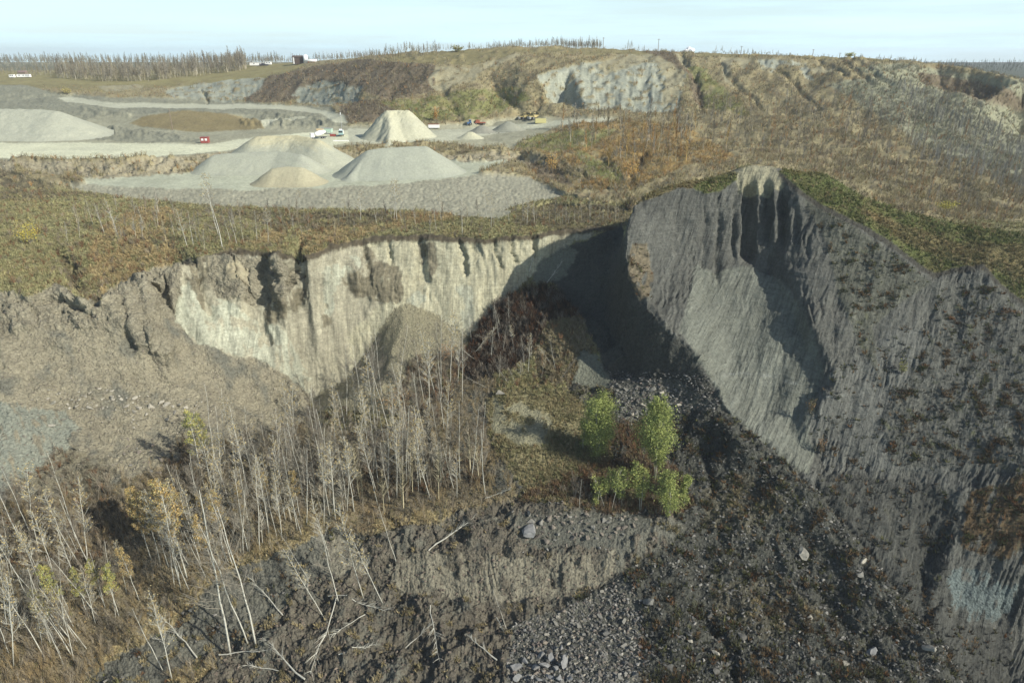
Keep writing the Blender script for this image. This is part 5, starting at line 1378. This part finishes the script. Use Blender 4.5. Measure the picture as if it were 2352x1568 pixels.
far_stand([(640, 190), (1000, 170), (1000, 270), (800, 280)], 60, (12, 24), GB)
far_stand([(200, 480), (700, 500), (1180, 500), (1400, 500), (1100, 530), (700, 550), (450, 560), (150, 560)], 90, (22, 60), GB)
sc_a = np.array(FS)
o = scatter_mesh('distant_aspens', lows, np.array(FP), sc_a, rng.uniform(0, 6.28, len(FP)), np.array(FC), M_TWIG, tilt=rng.normal(0, .05, (len(FP), 2)))
tag(o, 'bare aspens and saplings massed over the skyline and far hillside', 'woodland', kind='stuff')

# ------------------------------------------------------------------ green poplars
GRN = [(.23, .265, .08), (.27, .305, .095), (.185, .22, .065), (.315, .335, .11), (.14, .17, .055)]
M_PBARK = material('poplar_bark', (.30, .29, .23), rough=.9, noise=.2, nscale=3, spec=.1)
def poplar_shape(seed, h, w_, low, nl, stems=3, ls=(.15, .29)):
    r = random.Random(seed); t = MB(); lf = MB(); ends = []
    for s_ in range(stems):
        a = r.uniform(0, 6.28); q = Vector((math.cos(a), math.sin(a), 0)) * (w_ * .18 * r.random() * (stems > 1))
        top = Vector((q.x * 2.2, q.y * 2.2, h * r.uniform(.82, 1.0)))
        pts = [Vector((q.x * .3, q.y * .3, -.8)), q * .7 + Vector((0, 0, h * .35)), q * 1.4 + Vector((r.uniform(-.2, .2), r.uniform(-.2, .2), h * .7)), top]
        t.tube(pts, [.13, .10, .06, .02], 5)
        nb = int(26 * h / 14)
        for i in range(nb):
            f = low + (1 - low) * (i + r.random()) / nb
            k = min(2, int(f * 3)); p = pts[k].lerp(pts[k + 1], f * 3 - k)
            g_ = (f - low) / (1 - low); prof = min(1, g_ * 3.2 + .30) * (1.04 - g_) ** .72 * r.choice((.7, 1, 1, 1.15))
            ln = w_ * .5 * prof * r.uniform(.45, 1.12); a = r.uniform(0, 6.28)
            e = p + Vector((math.cos(a), math.sin(a), r.uniform(.7, 1.7))) * ln * .85
            t.tube([p, e], [.035, .01], 3, cap=False); ends.append((p, e, ln))
    wt = [max(.3, e[2]) for e in ends]
    for _ in range(nl):
        p, e, ln = r.choices(ends, wt)[0]
        c = p.lerp(e, r.uniform(.25, 1.08) ** .7); sd = .20 * ln + .10
        leaf_quad(lf, c + Vector((r.gauss(0, sd), r.gauss(0, sd), r.gauss(0, sd))), r.uniform(*ls), r)
    return t, MB(), lf
for i, (a, b, hp, wp, low, nl, stems, lab) in enumerate([
    (1372, 1048, 128, 92, .04, 20000, 4, 'tall bushy green poplar left of the pair above the rock field'),
    (1338, 1030, 60, 45, .15, 2600, 2, 'small green poplar tucked against the left foot of the bushy one'),
    (1503, 1105, 168, 92, .18, 22000, 4, 'tallest green poplar with bare pale stems, beside the ridge debris'),
    (1372, 1155, 48, 55, .10, 3200, 2, 'little yellow green poplar at the left end of the low row'),
    (1425, 1160, 74, 66, .22, 4600, 2, 'slanting green poplar second in the low row'),
    (1472, 1170, 95, 52, .22, 4600, 2, 'slim yellow green poplar in the middle of the low row'),
    (1540, 1190, 98, 70, .08, 6500, 2, 'green poplar over golden undergrowth at the right of the low row'),
    (1570, 1165, 72, 44, .12, 3200, 1, 'narrow sparse green poplar at the right end of the row')]):
    p = at(a, b, .3); v = p - Vector((0, 0, CAMZ)); f = v.y * CP - v.z * SP
    h = 1.08 * hp * f / FPX / math.cos(math.atan2(-v.z, v.y)); wd = (1.12 if i in (0, 2) else 1.15) * wp * f / FPX
    e = make_tree('poplar', *poplar_shape(700 + i, h, wd, low, nl, stems), GRN if i not in (3, 5) else GRN + YEL[1:2] * 2, 700 + i, lab, 'tree', 'green poplars', M_PBARK)
    e.location = p; e.rotation_euler = (0, -.06 if i in (2, 4) else 0, 0)
# low bushes one can tell apart
def bush(px_, py_, wp, hp, cols_, nl, label, seed, twiggy=False):
    p = at(px_, py_, .1); v = p - Vector((0, 0, CAMZ)); f = v.y * CP - v.z * SP
    wd = wp * f / FPX; h = hp * f / FPX / math.cos(math.atan2(-v.z, v.y)); r = random.Random(seed)
    t = MB(); lf = MB()
    for k in range(18 if not twiggy else 46):
        a = r.uniform(0, 6.28); e = Vector((math.cos(a) * wd * .5 * r.uniform(.2, 1), math.sin(a) * wd * .5 * r.uniform(.2, 1), h * r.uniform(.5, 1)))
        t.tube([Vector((0, 0, -.3)), e * .5 + Vector((0, 0, h * .1)), e], [.05, .03, .01], 3, cap=False)
        for _ in range(nl // 18 if not twiggy else nl // 46):
            leaf_quad(lf, e * r.uniform(.45, 1.08) + Vector((r.gauss(0, wd * .09), r.gauss(0, wd * .09), r.gauss(0, h * .08))), r.uniform(.14, .30) * max(1, f / 200), r)
    e_ = make_tree('bush', t, MB(), lf, cols_, seed, label, 'bush', None, M_BRANCH)
    e_.location = p
bush(72, 562, 50, 50, [(.52, .42, .05), (.44, .36, .06), (.34, .30, .07)], 700, 'bright yellow bush at the left of the grassy bench', 801)
bush(1050, 121, 26, 14, [(.26, .23, .07), (.2, .2, .07)], 500, 'olive green bush standing out on the hilltop skyline', 802)
bush(1000, 282, 16, 32, [(.36, .20, .06), (.40, .25, .08)], 360, 'rusty orange bush beside the tall sand pile', 803)
bush(1268, 405, 40, 44, [(.46, .31, .09), (.40, .25, .08)], 700, 'golden orange bush on the slope right of the gravel pit', 804)
bush(1450, 405, 44, 30, [(.42, .25, .08), (.46, .31, .1)], 600, 'orange shrub clump above the left end of the ridge', 805)
bush(1660, 2600, 80, 60, [(.20, .13, .06), (.24, .15, .07)], 260, 'grey leafless bush with rusty base on the shale debris', 806, True)
bush(2170, 490, 50, 22, [(.42, .38, .07), (.36, .34, .08)], 600, 'yellow bush peeping over the grassy ridge crest', 807)
bush(1800, 121, 34, 16, [(.34, .22, .08), (.3, .2, .08)], 500, 'rust brown bush on the plateau rim', 808)
bush(1950, 133, 24, 10, [(.30, .30, .09), (.26, .26, .08)], 400, 'yellow green bush on the plateau rim', 809)
bush(1025, 830, 50, 40, [(.30, .17, .08), (.36, .21, .1)], 420, 'orange brown bush on the talus below the pale cliff', 810)
bush(905, 950, 100, 70, [(.32, .20, .09), (.28, .18, .09)], 700, 'rust leaved thicket at the foot of the talus cone', 811)
bush(155, 220, 24, 20, [(.34, .29, .10), (.30, .26, .10)], 300, 'dry yellow bush above the far gravel face', 812)
bush(1860, 950, 22, 34, [(.16, .10, .045), (.11, .10, .04)], 260, 'green and rust bush halfway up the shale face', 813)
bush(1885, 1040, 24, 34, [(.18, .10, .045), (.14, .10, .05)], 260, 'rusty bush low on the shale face', 814)
bush(2070, 860, 22, 30, [(.2, .2, .05), (.15, .14, .05)], 260, 'yellow green bush high on the right shale face', 815)

# ------------------------------------------------------------------ fallen trunks
def fallen(a, b, r0, label, seed, brs=6, lift=.35):
    r = random.Random(seed)
    p = at(*a); q = at(*b); p.z += lift; q.z += lift + .3
    o = p.copy(); n = 6; pts = []; d_ = q - p; side = d_.cross(Vector((0, 0, 1))).normalized()
    for i in range(n + 1):
        f = i / n; c = d_ * f; pt = p + c
        pt.z = max(pt.z, surf(pt.x, pt.y) + .12)
        pts.append(pt + side * r.uniform(-.02, .02) * d_.length - o)
    e = empty('fallen_trunk', o); tag(e, label, 'fallen tree', 'fallen trunks on the slide')
    m = MB(); m.tube(pts, [r0 * .8 * (1 - .8 * i / n) for i in range(n + 1)], 6)
    for k in range(brs * 3):
        f = r.uniform(.4, .98); j = min(n - 1, int(f * n)); s0 = pts[j].lerp(pts[j + 1], f * n - j)
        q2 = s0 + (d_.normalized() + side * r.uniform(-1.1, 1.1) + Vector((0, 0, r.uniform(0, .7)))).normalized() * r.uniform(.08, .22) * d_.length
        m.tube([s0, s0.lerp(q2, .5) + Vector((0, 0, .1)), q2], [.05, .03, .012], 3, cap=False)
    bpy.data.objects.remove(e)
    tag(m.build('fallen_trunk', M_BARK, loc=o), label, 'fallen tree', 'fallen trunks on the slide')
for i, (a, b, r0, lab) in enumerate([
    ((983, 1262), (1091, 1192), .20, 'long pale trunk lying across the top of the brown scarp'),
    ((755, 1372), (888, 1416), .17, 'fallen aspen with a fan of branches left of the brown scarp'),
    ((778, 1387), (714, 1557), .16, 'trunk lying down slope with its top toward the bottom edge'),
    ((987, 1407), (1008, 1532), .13, 'thin straight stem lying in the debris under the brown scarp'),
    ((1141, 1411), (1158, 1461), .14, 'short white trunk with a forked end below the brown scarp'),
    ((1141, 1521), (1078, 1482), .18, 'dark short log beside the bottom rock field'),
    ((780, 1515), (868, 1478), .14, 'slender trunk slanting among tan grass clumps at the bottom'),
    ((700, 1567), (609, 1486), .20, 'thick pale trunk running off the bottom edge'),
    ((505, 1511), (626, 1507), .15, 'arched white trunk lying over the foot of the grey scarp'),
    ((456, 1515), (369, 1416), .16, 'bare trunk lying down the face of the grey scarp'),
    ((650, 1416), (576, 1329), .14, 'trunk leaning across the upper right of the grey scarp'),
    ((640, 1540), (560, 1530), .12, 'light trunk among brush at the bottom left of centre'),
    ((1180, 700), (1230, 668), .15, 'grey snag poking out of the dark brush slump'),
    ((1130, 740), (1190, 790), .15, 'broken pale stem across the left edge of the brush slump'),
    ((1250, 660), (1290, 610), .12, 'thin pale stem in the shadow above the brush slump'),
    ((1115, 1150), (1170, 1130), .12, 'short log at the edge of the central aspen stand'),
    ((840, 1420), (760, 1470), .12, 'thin log among brown clods left of the debris centre'),
    ((930, 1480), (1000, 1440), .11, 'thin crooked log in the middle of the bottom debris'),
    ((1215, 628), (1228, 590), .12, 'curved root trunk hanging down the top of the pale cliff')]):
    fallen(a, b, r0, lab, 900 + i)
print('trees', round(time.time() - T0, 1))
# ------------------------------------------------------------------ machines, sheds and poles
def paint(name, c, rough=.5, metallic=0.0):
    return material(name, c, rough=rough, noise=.12, nscale=3.0, metallic=metallic, spec=.4)
P_WHITE = paint('white_paint', (.78, .78, .74)); P_RED = paint('red_paint', (.28, .07, .06)); P_TEAL = paint('teal_paint', (.28, .42, .40))
P_DARK = paint('dark_glass', (.03, .035, .04), .15); P_TYRE = paint('tyre_rubber', (.025, .025, .025), .9); P_YEL = paint('yellow_paint', (.40, .33, .14))
P_BLUE = paint('blue_paint', (.07, .16, .34)); P_GREY = paint('grey_steel', (.30, .31, .30), .5); P_GRN = paint('pale_green_paint', (.42, .56, .46)); P_RUST = paint('rust_red', (.30, .10, .06), .8)
P_LEMON = paint('lemon_paint', (.45, .42, .19)); P_WOOD = paint('weathered_wood', (.20, .16, .12), .9); P_BRN = paint('brown_cladding', (.10, .075, .06), .9); P_BLACK = paint('black_paint', (.05, .05, .055))
def thing(name, px_, py_, rz, label, cat, group=None, lift=0.0):
    p = at(px_, py_); p.z += lift
    return tag(empty(name, p, rz), label, cat, group)
def bx(name, mat, parent, *boxes):
    m = MB()
    for b in boxes: m.box(*b[:2], **(b[2] if len(b) > 2 else {}))
    return m.build(name, mat, parent)
def wheel(parent, xw, yw, r=.5, w_=.32):
    m = MB(); m.tube([(xw, yw - w_ / 2, r), (xw, yw + w_ / 2, r)], r, 14); t = m.build('wheel', P_TYRE, parent)
    m = MB(); m.tube([(xw, yw - w_ / 2 - .02, r), (xw, yw + w_ / 2 + .02, r)], r * .5, 10); m.build('rim', P_GREY, t)
# white drum truck
t = thing('mixer_truck', 733, 319, R(28), 'white drum mixer truck beside the pale green bin on the pit floor', 'truck')
bx('chassis', P_BLACK, t, ((0, 0, .85), (8.4, 1.1, .3)))
cab = bx('cab', P_WHITE, t, ((-3.5, 0, 1.95), (1.9, 2.4, 2.1), dict(top=.88)))
bx('windscreen', P_DARK, cab, ((-4.38, 0, 2.35), (.12, 2.0, .8)))
m = MB(); m.tube([(-2.2, 0, 2.0), (-1.3, 0, 2.25), (.6, 0, 2.75), (2.6, 0, 3.3), (3.7, 0, 3.6)], [.85, 1.25, 1.45, 1.0, .5], 16); m.build('drum', P_WHITE, t, True)
m = MB(); m.tube([(3.6, 0, 3.7), (4.2, 0, 3.2), (4.5, 0, 2.0)], [.5, .42, .3], 8); m.build('chute', P_GREY, t)
for xw in (-3.2, 1.6, 2.8):
    for yw in (-1.05, 1.05): wheel(t, xw, yw)
# teal fronted truck
t = thing('crane_truck', 784, 313, R(100), 'white truck with teal cab beside a tall thin mast', 'truck')
bx('body', P_WHITE, t, ((1.2, 0, 1.9), (4.6, 2.5, 2.0)), ((1.6, .2, 3.2), (2.2, 1.4, .6)))
cab = bx('cab', P_TEAL, t, ((-2.4, 0, 2.0), (2.2, 2.5, 2.4), dict(top=.86)))
bx('windscreen', P_DARK, cab, ((-3.42, 0, 2.5), (.16, 2.0, .85)))
bx('bumper', P_BLACK, t, ((-3.6, 0, .8), (.3, 2.5, .5)))
for xw in (-2.3, 2.2):
    for yw in (-1.1, 1.1): wheel(t, xw, yw)
t = thing('mast', 786, 309, 0, 'tall thin mast rising behind the teal cab truck', 'mast')
m = MB(); m.tube([(0, 0, -.5), (0, 0, 6.5), (0, 0, 13)], [.16, .12, .05], 6); m.build('pole', P_GREY, t)
bx('head', P_WHITE, t, ((0, 0, 11.0), (.35, .35, 1.2)))
t = thing('hopper_bin', 752, 308, R(-4), 'pale green steel bin behind the drum truck', 'bin')
bx('body', P_GRN, t, ((0, 0, 1.9), (5.6, 2.6, 2.2), dict(top=1.08)))
bx('leg', P_GREY, t, ((-2.4, 0, .4), (.3, 2.2, .9))); bx('leg', P_GREY, t, ((2.4, 0, .4), (.3, 2.2, .9)))
bx('rim', P_GREY, t, ((0, 0, 3.05), (6.2, 2.95, .16)))
t = thing('crusher', 736, 309, R(10), 'small sand coloured crusher frame left of the green bin', 'machine')
bx('frame', P_YEL, t, ((-1.5, 0, 1.2), (.3, 1.6, 2.4)), ((1.5, 0, 1.2), (.3, 1.6, 2.4)))
bx('top_box', paint('dusty_tan', (.45, .36, .22), .9), t, ((0, 0, 2.6), (3.8, 1.9, .9)))
bx('roller', P_GREY, t, ((0, 0, 1.3), (2.6, 1.0, .8)))
t = thing('red_skip', 765, 314, R(3), 'low red tool skip between the two white trucks', 'skip')
bx('body', P_RED, t, ((0, 0, .75), (2.9, 1.6, 1.1), dict(top=1.1))); bx('skid', P_BLACK, t, ((0, 0, .12), (2.6, 1.2, .24)))
t = thing('red_shed', 472, 329, R(4), 'small red site shed with white panels alone on the pale yard', 'shed')
b = bx('wall', P_RED, t, ((0, 0, 1.35), (3.8, 2.4, 2.7)))
bx('roof', P_RED, t, ((0, 0, 2.8), (4.1, 2.7, .22)))
bx('panel', P_WHITE, t, ((-.9, -1.23, 1.7), (1.1, .06, 1.0))); bx('panel', P_WHITE, t, ((.9, -1.23, 1.7), (1.1, .06, 1.0)))
t = thing('site_trailer', 997, 296, R(2), 'white box trailer with rusty roof edge right of the tall sand pile', 'trailer')
bx('body', P_WHITE, t, ((0, 0, 1.5), (6.4, 2.4, 1.9))); bx('roof', P_RUST, t, ((0, 0, 2.52), (6.6, 2.6, .14))); wheel(t, -1.6, -1.0, .4); wheel(t, 1.6, -1.0, .4)
# blue tractor and red wagon by the road
t = thing('tractor', 1078, 289, R(0), 'small blue tractor parked at the roadside under the hill', 'tractor')
bx('body', P_BLUE, t, ((0, 0, 1.3), (2.6, 1.3, 1.0))); c = bx('cab', P_BLUE, t, ((.5, 0, 2.5), (1.4, 1.4, 1.4), dict(top=.9))); bx('window', P_DARK, c, ((.5, -.72, 2.55), (1.0, .06, .7)))
for xw, r_ in ((-.9, .5), (.8, .8)): wheel(t, xw, -.8, r_); wheel(t, xw, .8, r_)
t = thing('wagon', 1103, 289, R(0), 'rusty red flat wagon on dark wheels beside the blue tractor', 'wagon')
bx('deck', P_RUST, t, ((0, 0, 1.3), (6.6, 2.3, .5))); bx('rack', P_RUST, t, ((-1.4, 0, 2.2), (2.4, 2.0, 1.3)))
for xw in (-2.4, 2.4): wheel(t, xw, -1.0, .6); wheel(t, xw, 1.0, .6)
# yellow machines and the lemon container
def loader(px_, py_, rz, label):
    t = thing('wheel_loader', px_, py_, rz, label, 'loader', 'yellow machines at the road end')
    bx('body', P_YEL, t, ((.8, 0, 1.7), (3.6, 2.1, 1.4), dict(top=.9)))
    c = bx('cab', P_YEL, t, ((-.4, 0, 3.0), (1.6, 1.7, 1.5), dict(top=.85))); bx('window', P_DARK, c, ((-.4, -.84, 3.05), (1.2, .1, .8)))
    bx('boom', P_YEL, t, ((-2.4, .6, 1.7), (2.6, .3, .5)), ((-2.4, -.6, 1.7), (2.6, .3, .5)), ((-2.4, 0, 1.75), (.4, 1.4, .4)))
    bx('bucket', P_GREY, t, ((-3.9, 0, .9), (1.1, 2.7, 1.2), dict(top=1.15)))
    for xw in (-1.4, 1.7): wheel(t, xw, -1.1, .75, .5); wheel(t, xw, 1.1, .75, .5)
loader(1206, 275, R(12), 'yellow loader at the left of the row at the road end')
loader(1217, 273, R(-20), 'yellow loader between its two neighbours at the road end')
loader(1228, 275, R(30), 'yellow loader nearest the lemon coloured container')
t = thing('container', 1241, 283, R(8), 'lemon yellow shipping container standing on the slope edge', 'container')
bx('body', P_LEMON, t, ((0, 0, 1.3), (6.4, 2.4, 2.5))); bx('door', P_LEMON, t, ((3.24, -.6, 1.3), (.08, 1.1, 2.3))); bx('door', P_LEMON, t, ((3.24, .6, 1.3), (.08, 1.1, 2.3)))
tag(bx('culvert_pipe', P_WHITE, None, ((0, 0, .3), (8.0, .5, .5))), 'long pale beam lying on the yard below the trucks', 'beam')
bpy.data.objects['culvert_pipe'].location = at(783, 325)
bpy.data.objects['culvert_pipe'].name = 'steel_beam'
# dark spoil box at the hump
# plateau houses, trailers, poles
def pl_at(px_, py_, Y):
    xw, yw, zw = wpt(px_, py_, Y); return Vector((xw, yw, surf(xw, yw)))
def camper(px_, py_, Y, rz, ln, label):
    p = pl_at(px_, py_, Y); t = tag(empty('camper_trailer', p, rz), label, 'trailer', 'trailers on the plateau')
    bx('body', P_WHITE, t, ((0, 0, 1.9), (ln, 2.6, 2.6), dict(top=.97))); bx('window', P_DARK, t, ((-ln * .2, -1.32, 2.3), (1.2, .08, .7))); bx('window', P_DARK, t, ((ln * .22, -1.32, 2.3), (1.2, .08, .7)))
    wheel(t, -.6, -1.1, .45); wheel(t, .6, -1.1, .45)
camper(26, 168, 745, 0, 5, 'small boxy white trailer furthest left on the plateau')
camper(48, 165, 748, .05, 9.5, 'long white camper trailer below the reddish shed on the plateau')
camper(62, 165, 748, -.05, 5, 'shorter white camper beside the long one on the plateau')
camper(591, 150, 775, .05, 15, 'long white mobile home at the right end of the aspen grove')
camper(617, 149, 775, 0, 6, 'small white camper right of the dark truck on the plateau')
p = pl_at(606, 149, 770); t = tag(empty('pickup_truck', p), 'dark pickup truck between two white trailers on the plateau', 'truck')
bx('body', P_BLACK, t, ((0, 0, 1.2), (9, 2.2, 1.2))); bx('cab', P_BLACK, t, ((-1.0, 0, 2.3), (3.2, 2.0, 1.2), dict(top=.8))); wheel(t, -2.6, -1.0, .6); wheel(t, 2.6, -1.0, .6)
p = pl_at(50, 160, 775); t = tag(empty('shed', p), 'low shed with dull reddish roof behind the white campers', 'shed')
bx('wall', P_WOOD, t, ((0, 0, 1.8), (8, 5, 3.0)))
m = MB(); m.add([(-4.3, -2.8, 3.3), (4.3, -2.8, 3.3), (4.3, 0, 4.6), (-4.3, 0, 4.6), (4.3, 2.8, 3.3), (-4.3, 2.8, 3.3)], [(0, 1, 2, 3), (3, 2, 4, 5), (0, 3, 5), (1, 4, 2), (0, 5, 4, 1)]); m.build('roof', paint('dull_red_roof', (.24, .17, .15), .8), t)
p = pl_at(690, 147, 745); t = tag(empty('barn', p), 'dark brown barn with pale corner on the plateau rim', 'barn')
bx('wall', P_BRN, t, ((0, 0, 3.2), (13, 8, 6.4))); bx('corner_post', P_WHITE, t, ((-5.2, -4.06, 3.2), (1.2, .1, 6.2)))
m = MB(); m.add([(-7, -4.4, 6.4), (7, -4.4, 6.4), (7, 0, 8.0), (-7, 0, 8.0), (7, 4.4, 6.4), (-7, 4.4, 6.4)], [(0, 1, 2, 3), (3, 2, 4, 5), (0, 3, 5), (1, 4, 2), (0, 5, 4, 1)]); m.build('roof', P_BRN, t)
p = pl_at(703, 147, 740); t = tag(empty('storage_tank', p), 'upright white storage tank beside the brown barn', 'tank')
m = MB(); m.tube([(0, 0, 0), (0, 0, 7.2)], 2.2, 18); m.build('body', P_WHITE, t, True); m = MB(); m.tube([(0, 0, 7.2), (0, 0, 8.0)], [2.2, .3], 18); m.build('lid', P_WHITE, t)
p = pl_at(716, 148, 738); t = tag(empty('fuel_tank', p), 'long low white tank lying right of the storage tank', 'tank')
m = MB(); m.tube([(-5.4, 0, 1.7), (-5, 0, 1.7), (5, 0, 1.7), (5.4, 0, 1.7)], [.6, 1.3, 1.3, .6], 14); m.build('body', P_WHITE, t, True); bx('cradle', P_RUST, t, ((-3, 0, .4), (.6, 2.2, .9)), ((3, 0, .4), (.6, 2.2, .9)), ((0, 0, .2), (6, .4, .3)))
def pole(px_, py_, Y, hpx, label, arm=True):
    p = pl_at(px_, py_, Y) if Y else at(px_, py_); v = p - Vector((0, 0, CAMZ)); f = v.y * CP - v.z * SP; h = hpx * f / FPX
    t = tag(empty('utility_pole', p), label, 'pole', 'poles against the sky')
    m = MB(); m.tube([(0, 0, -1), (0, 0, h)], [.26, .17], 6); m.build('pole', P_WOOD, t)
    if arm: bx('crossarm', P_WOOD, t, ((0, 0, h * .93), (2.2, .16, .18)))
pole(674, 147, 750, 24, 'dark utility pole left of the brown barn')
pole(1385, 115, 600, 24, 'thin pole at the right end of the hilltop trees')
pole(1511, 122, 590, 28, 'tall lone pole right of centre on the hilltop skyline')
pole(1701, 128, 565, 18, 'short pole left of the rust brown bush on the rim')
pole(1866, 131, 545, 18, 'pole between the rust and yellow green bushes on the rim')
pole(1928, 132, 530, 14, 'shortest pole on the rim, left of the yellow green bush')
pole(397, 300, None, 48, 'leaning thin pole standing in front of the brown hump', False)
# white steam rising beyond the rim
xw, yw, zw = wpt(1581, 119, 1500)
m = MB(); r_ = random.Random(5); import bmesh
bm_ = bmesh.new()
for dx, dy, dz, rr in [(-6, 0, 2, 7), (2, 3, 4, 9), (8, -2, 3, 8), (0, 0, 9, 6), (-10, 2, 0, 5)]:
    bmesh.ops.create_icosphere(bm_, subdivisions=3, radius=rr, matrix=Matrix.Translation((dx, dy, dz)))
for v in bm_.verts:
    n_ = v.co.normalized(); v.co += n_ * (1.2 * math.sin(v.co.x * .9 + v.co.z) * math.cos(v.co.y * .8 - v.co.z * .7))
me_ = bpy.data.meshes.new('steam'); bm_.to_mesh(me_); bm_.free()
ms = bpy.data.materials.new('steam_haze'); ms.use_nodes = True; nt_ = ms.node_tree; nt_.nodes.clear()
ov_ = nt_.nodes.new('ShaderNodeOutputMaterial'); pv = nt_.nodes.new('ShaderNodeBsdfDiffuse'); pv.inputs['Color'].default_value = (.92, .92, .92, 1)
nt_.links.new(pv.outputs[0], ov_.inputs['Surface']); me_.materials.append(ms)
o = bpy.data.objects.new('steam', me_); COL.objects.link(o); o.location = (xw, yw, zw + CAMZ); o.scale = (.75, .75, .6)
tag(o, 'small white puff of steam rising behind the hilltop rim', 'steam', kind='stuff')
# thin air over the pit: far things fade a little
m = MB(); m.box((0, 2600, 70), (15000, 5600, 150))
mh = bpy.data.materials.new('haze_air'); mh.use_nodes = True; nh = mh.node_tree; nh.nodes.clear()
oh = nh.nodes.new('ShaderNodeOutputMaterial'); ph = nh.nodes.new('ShaderNodeVolumePrincipled')
ph.inputs['Color'].default_value = (.93, .965, 1, 1); ph.inputs['Density'].default_value = .00011; ph.inputs['Anisotropy'].default_value = .2
nh.links.new(ph.outputs[0], oh.inputs['Volume'])
tag(m.build('haze', mh), kind='stuff')
# prototypes that were never planted do not belong in the scene
for e in ASP + THIN + GLD:
    if e not in used_proto:
        for c in list(e.children): bpy.data.objects.remove(c)
        bpy.data.objects.remove(e)
print('done', round(time.time() - T0, 1))
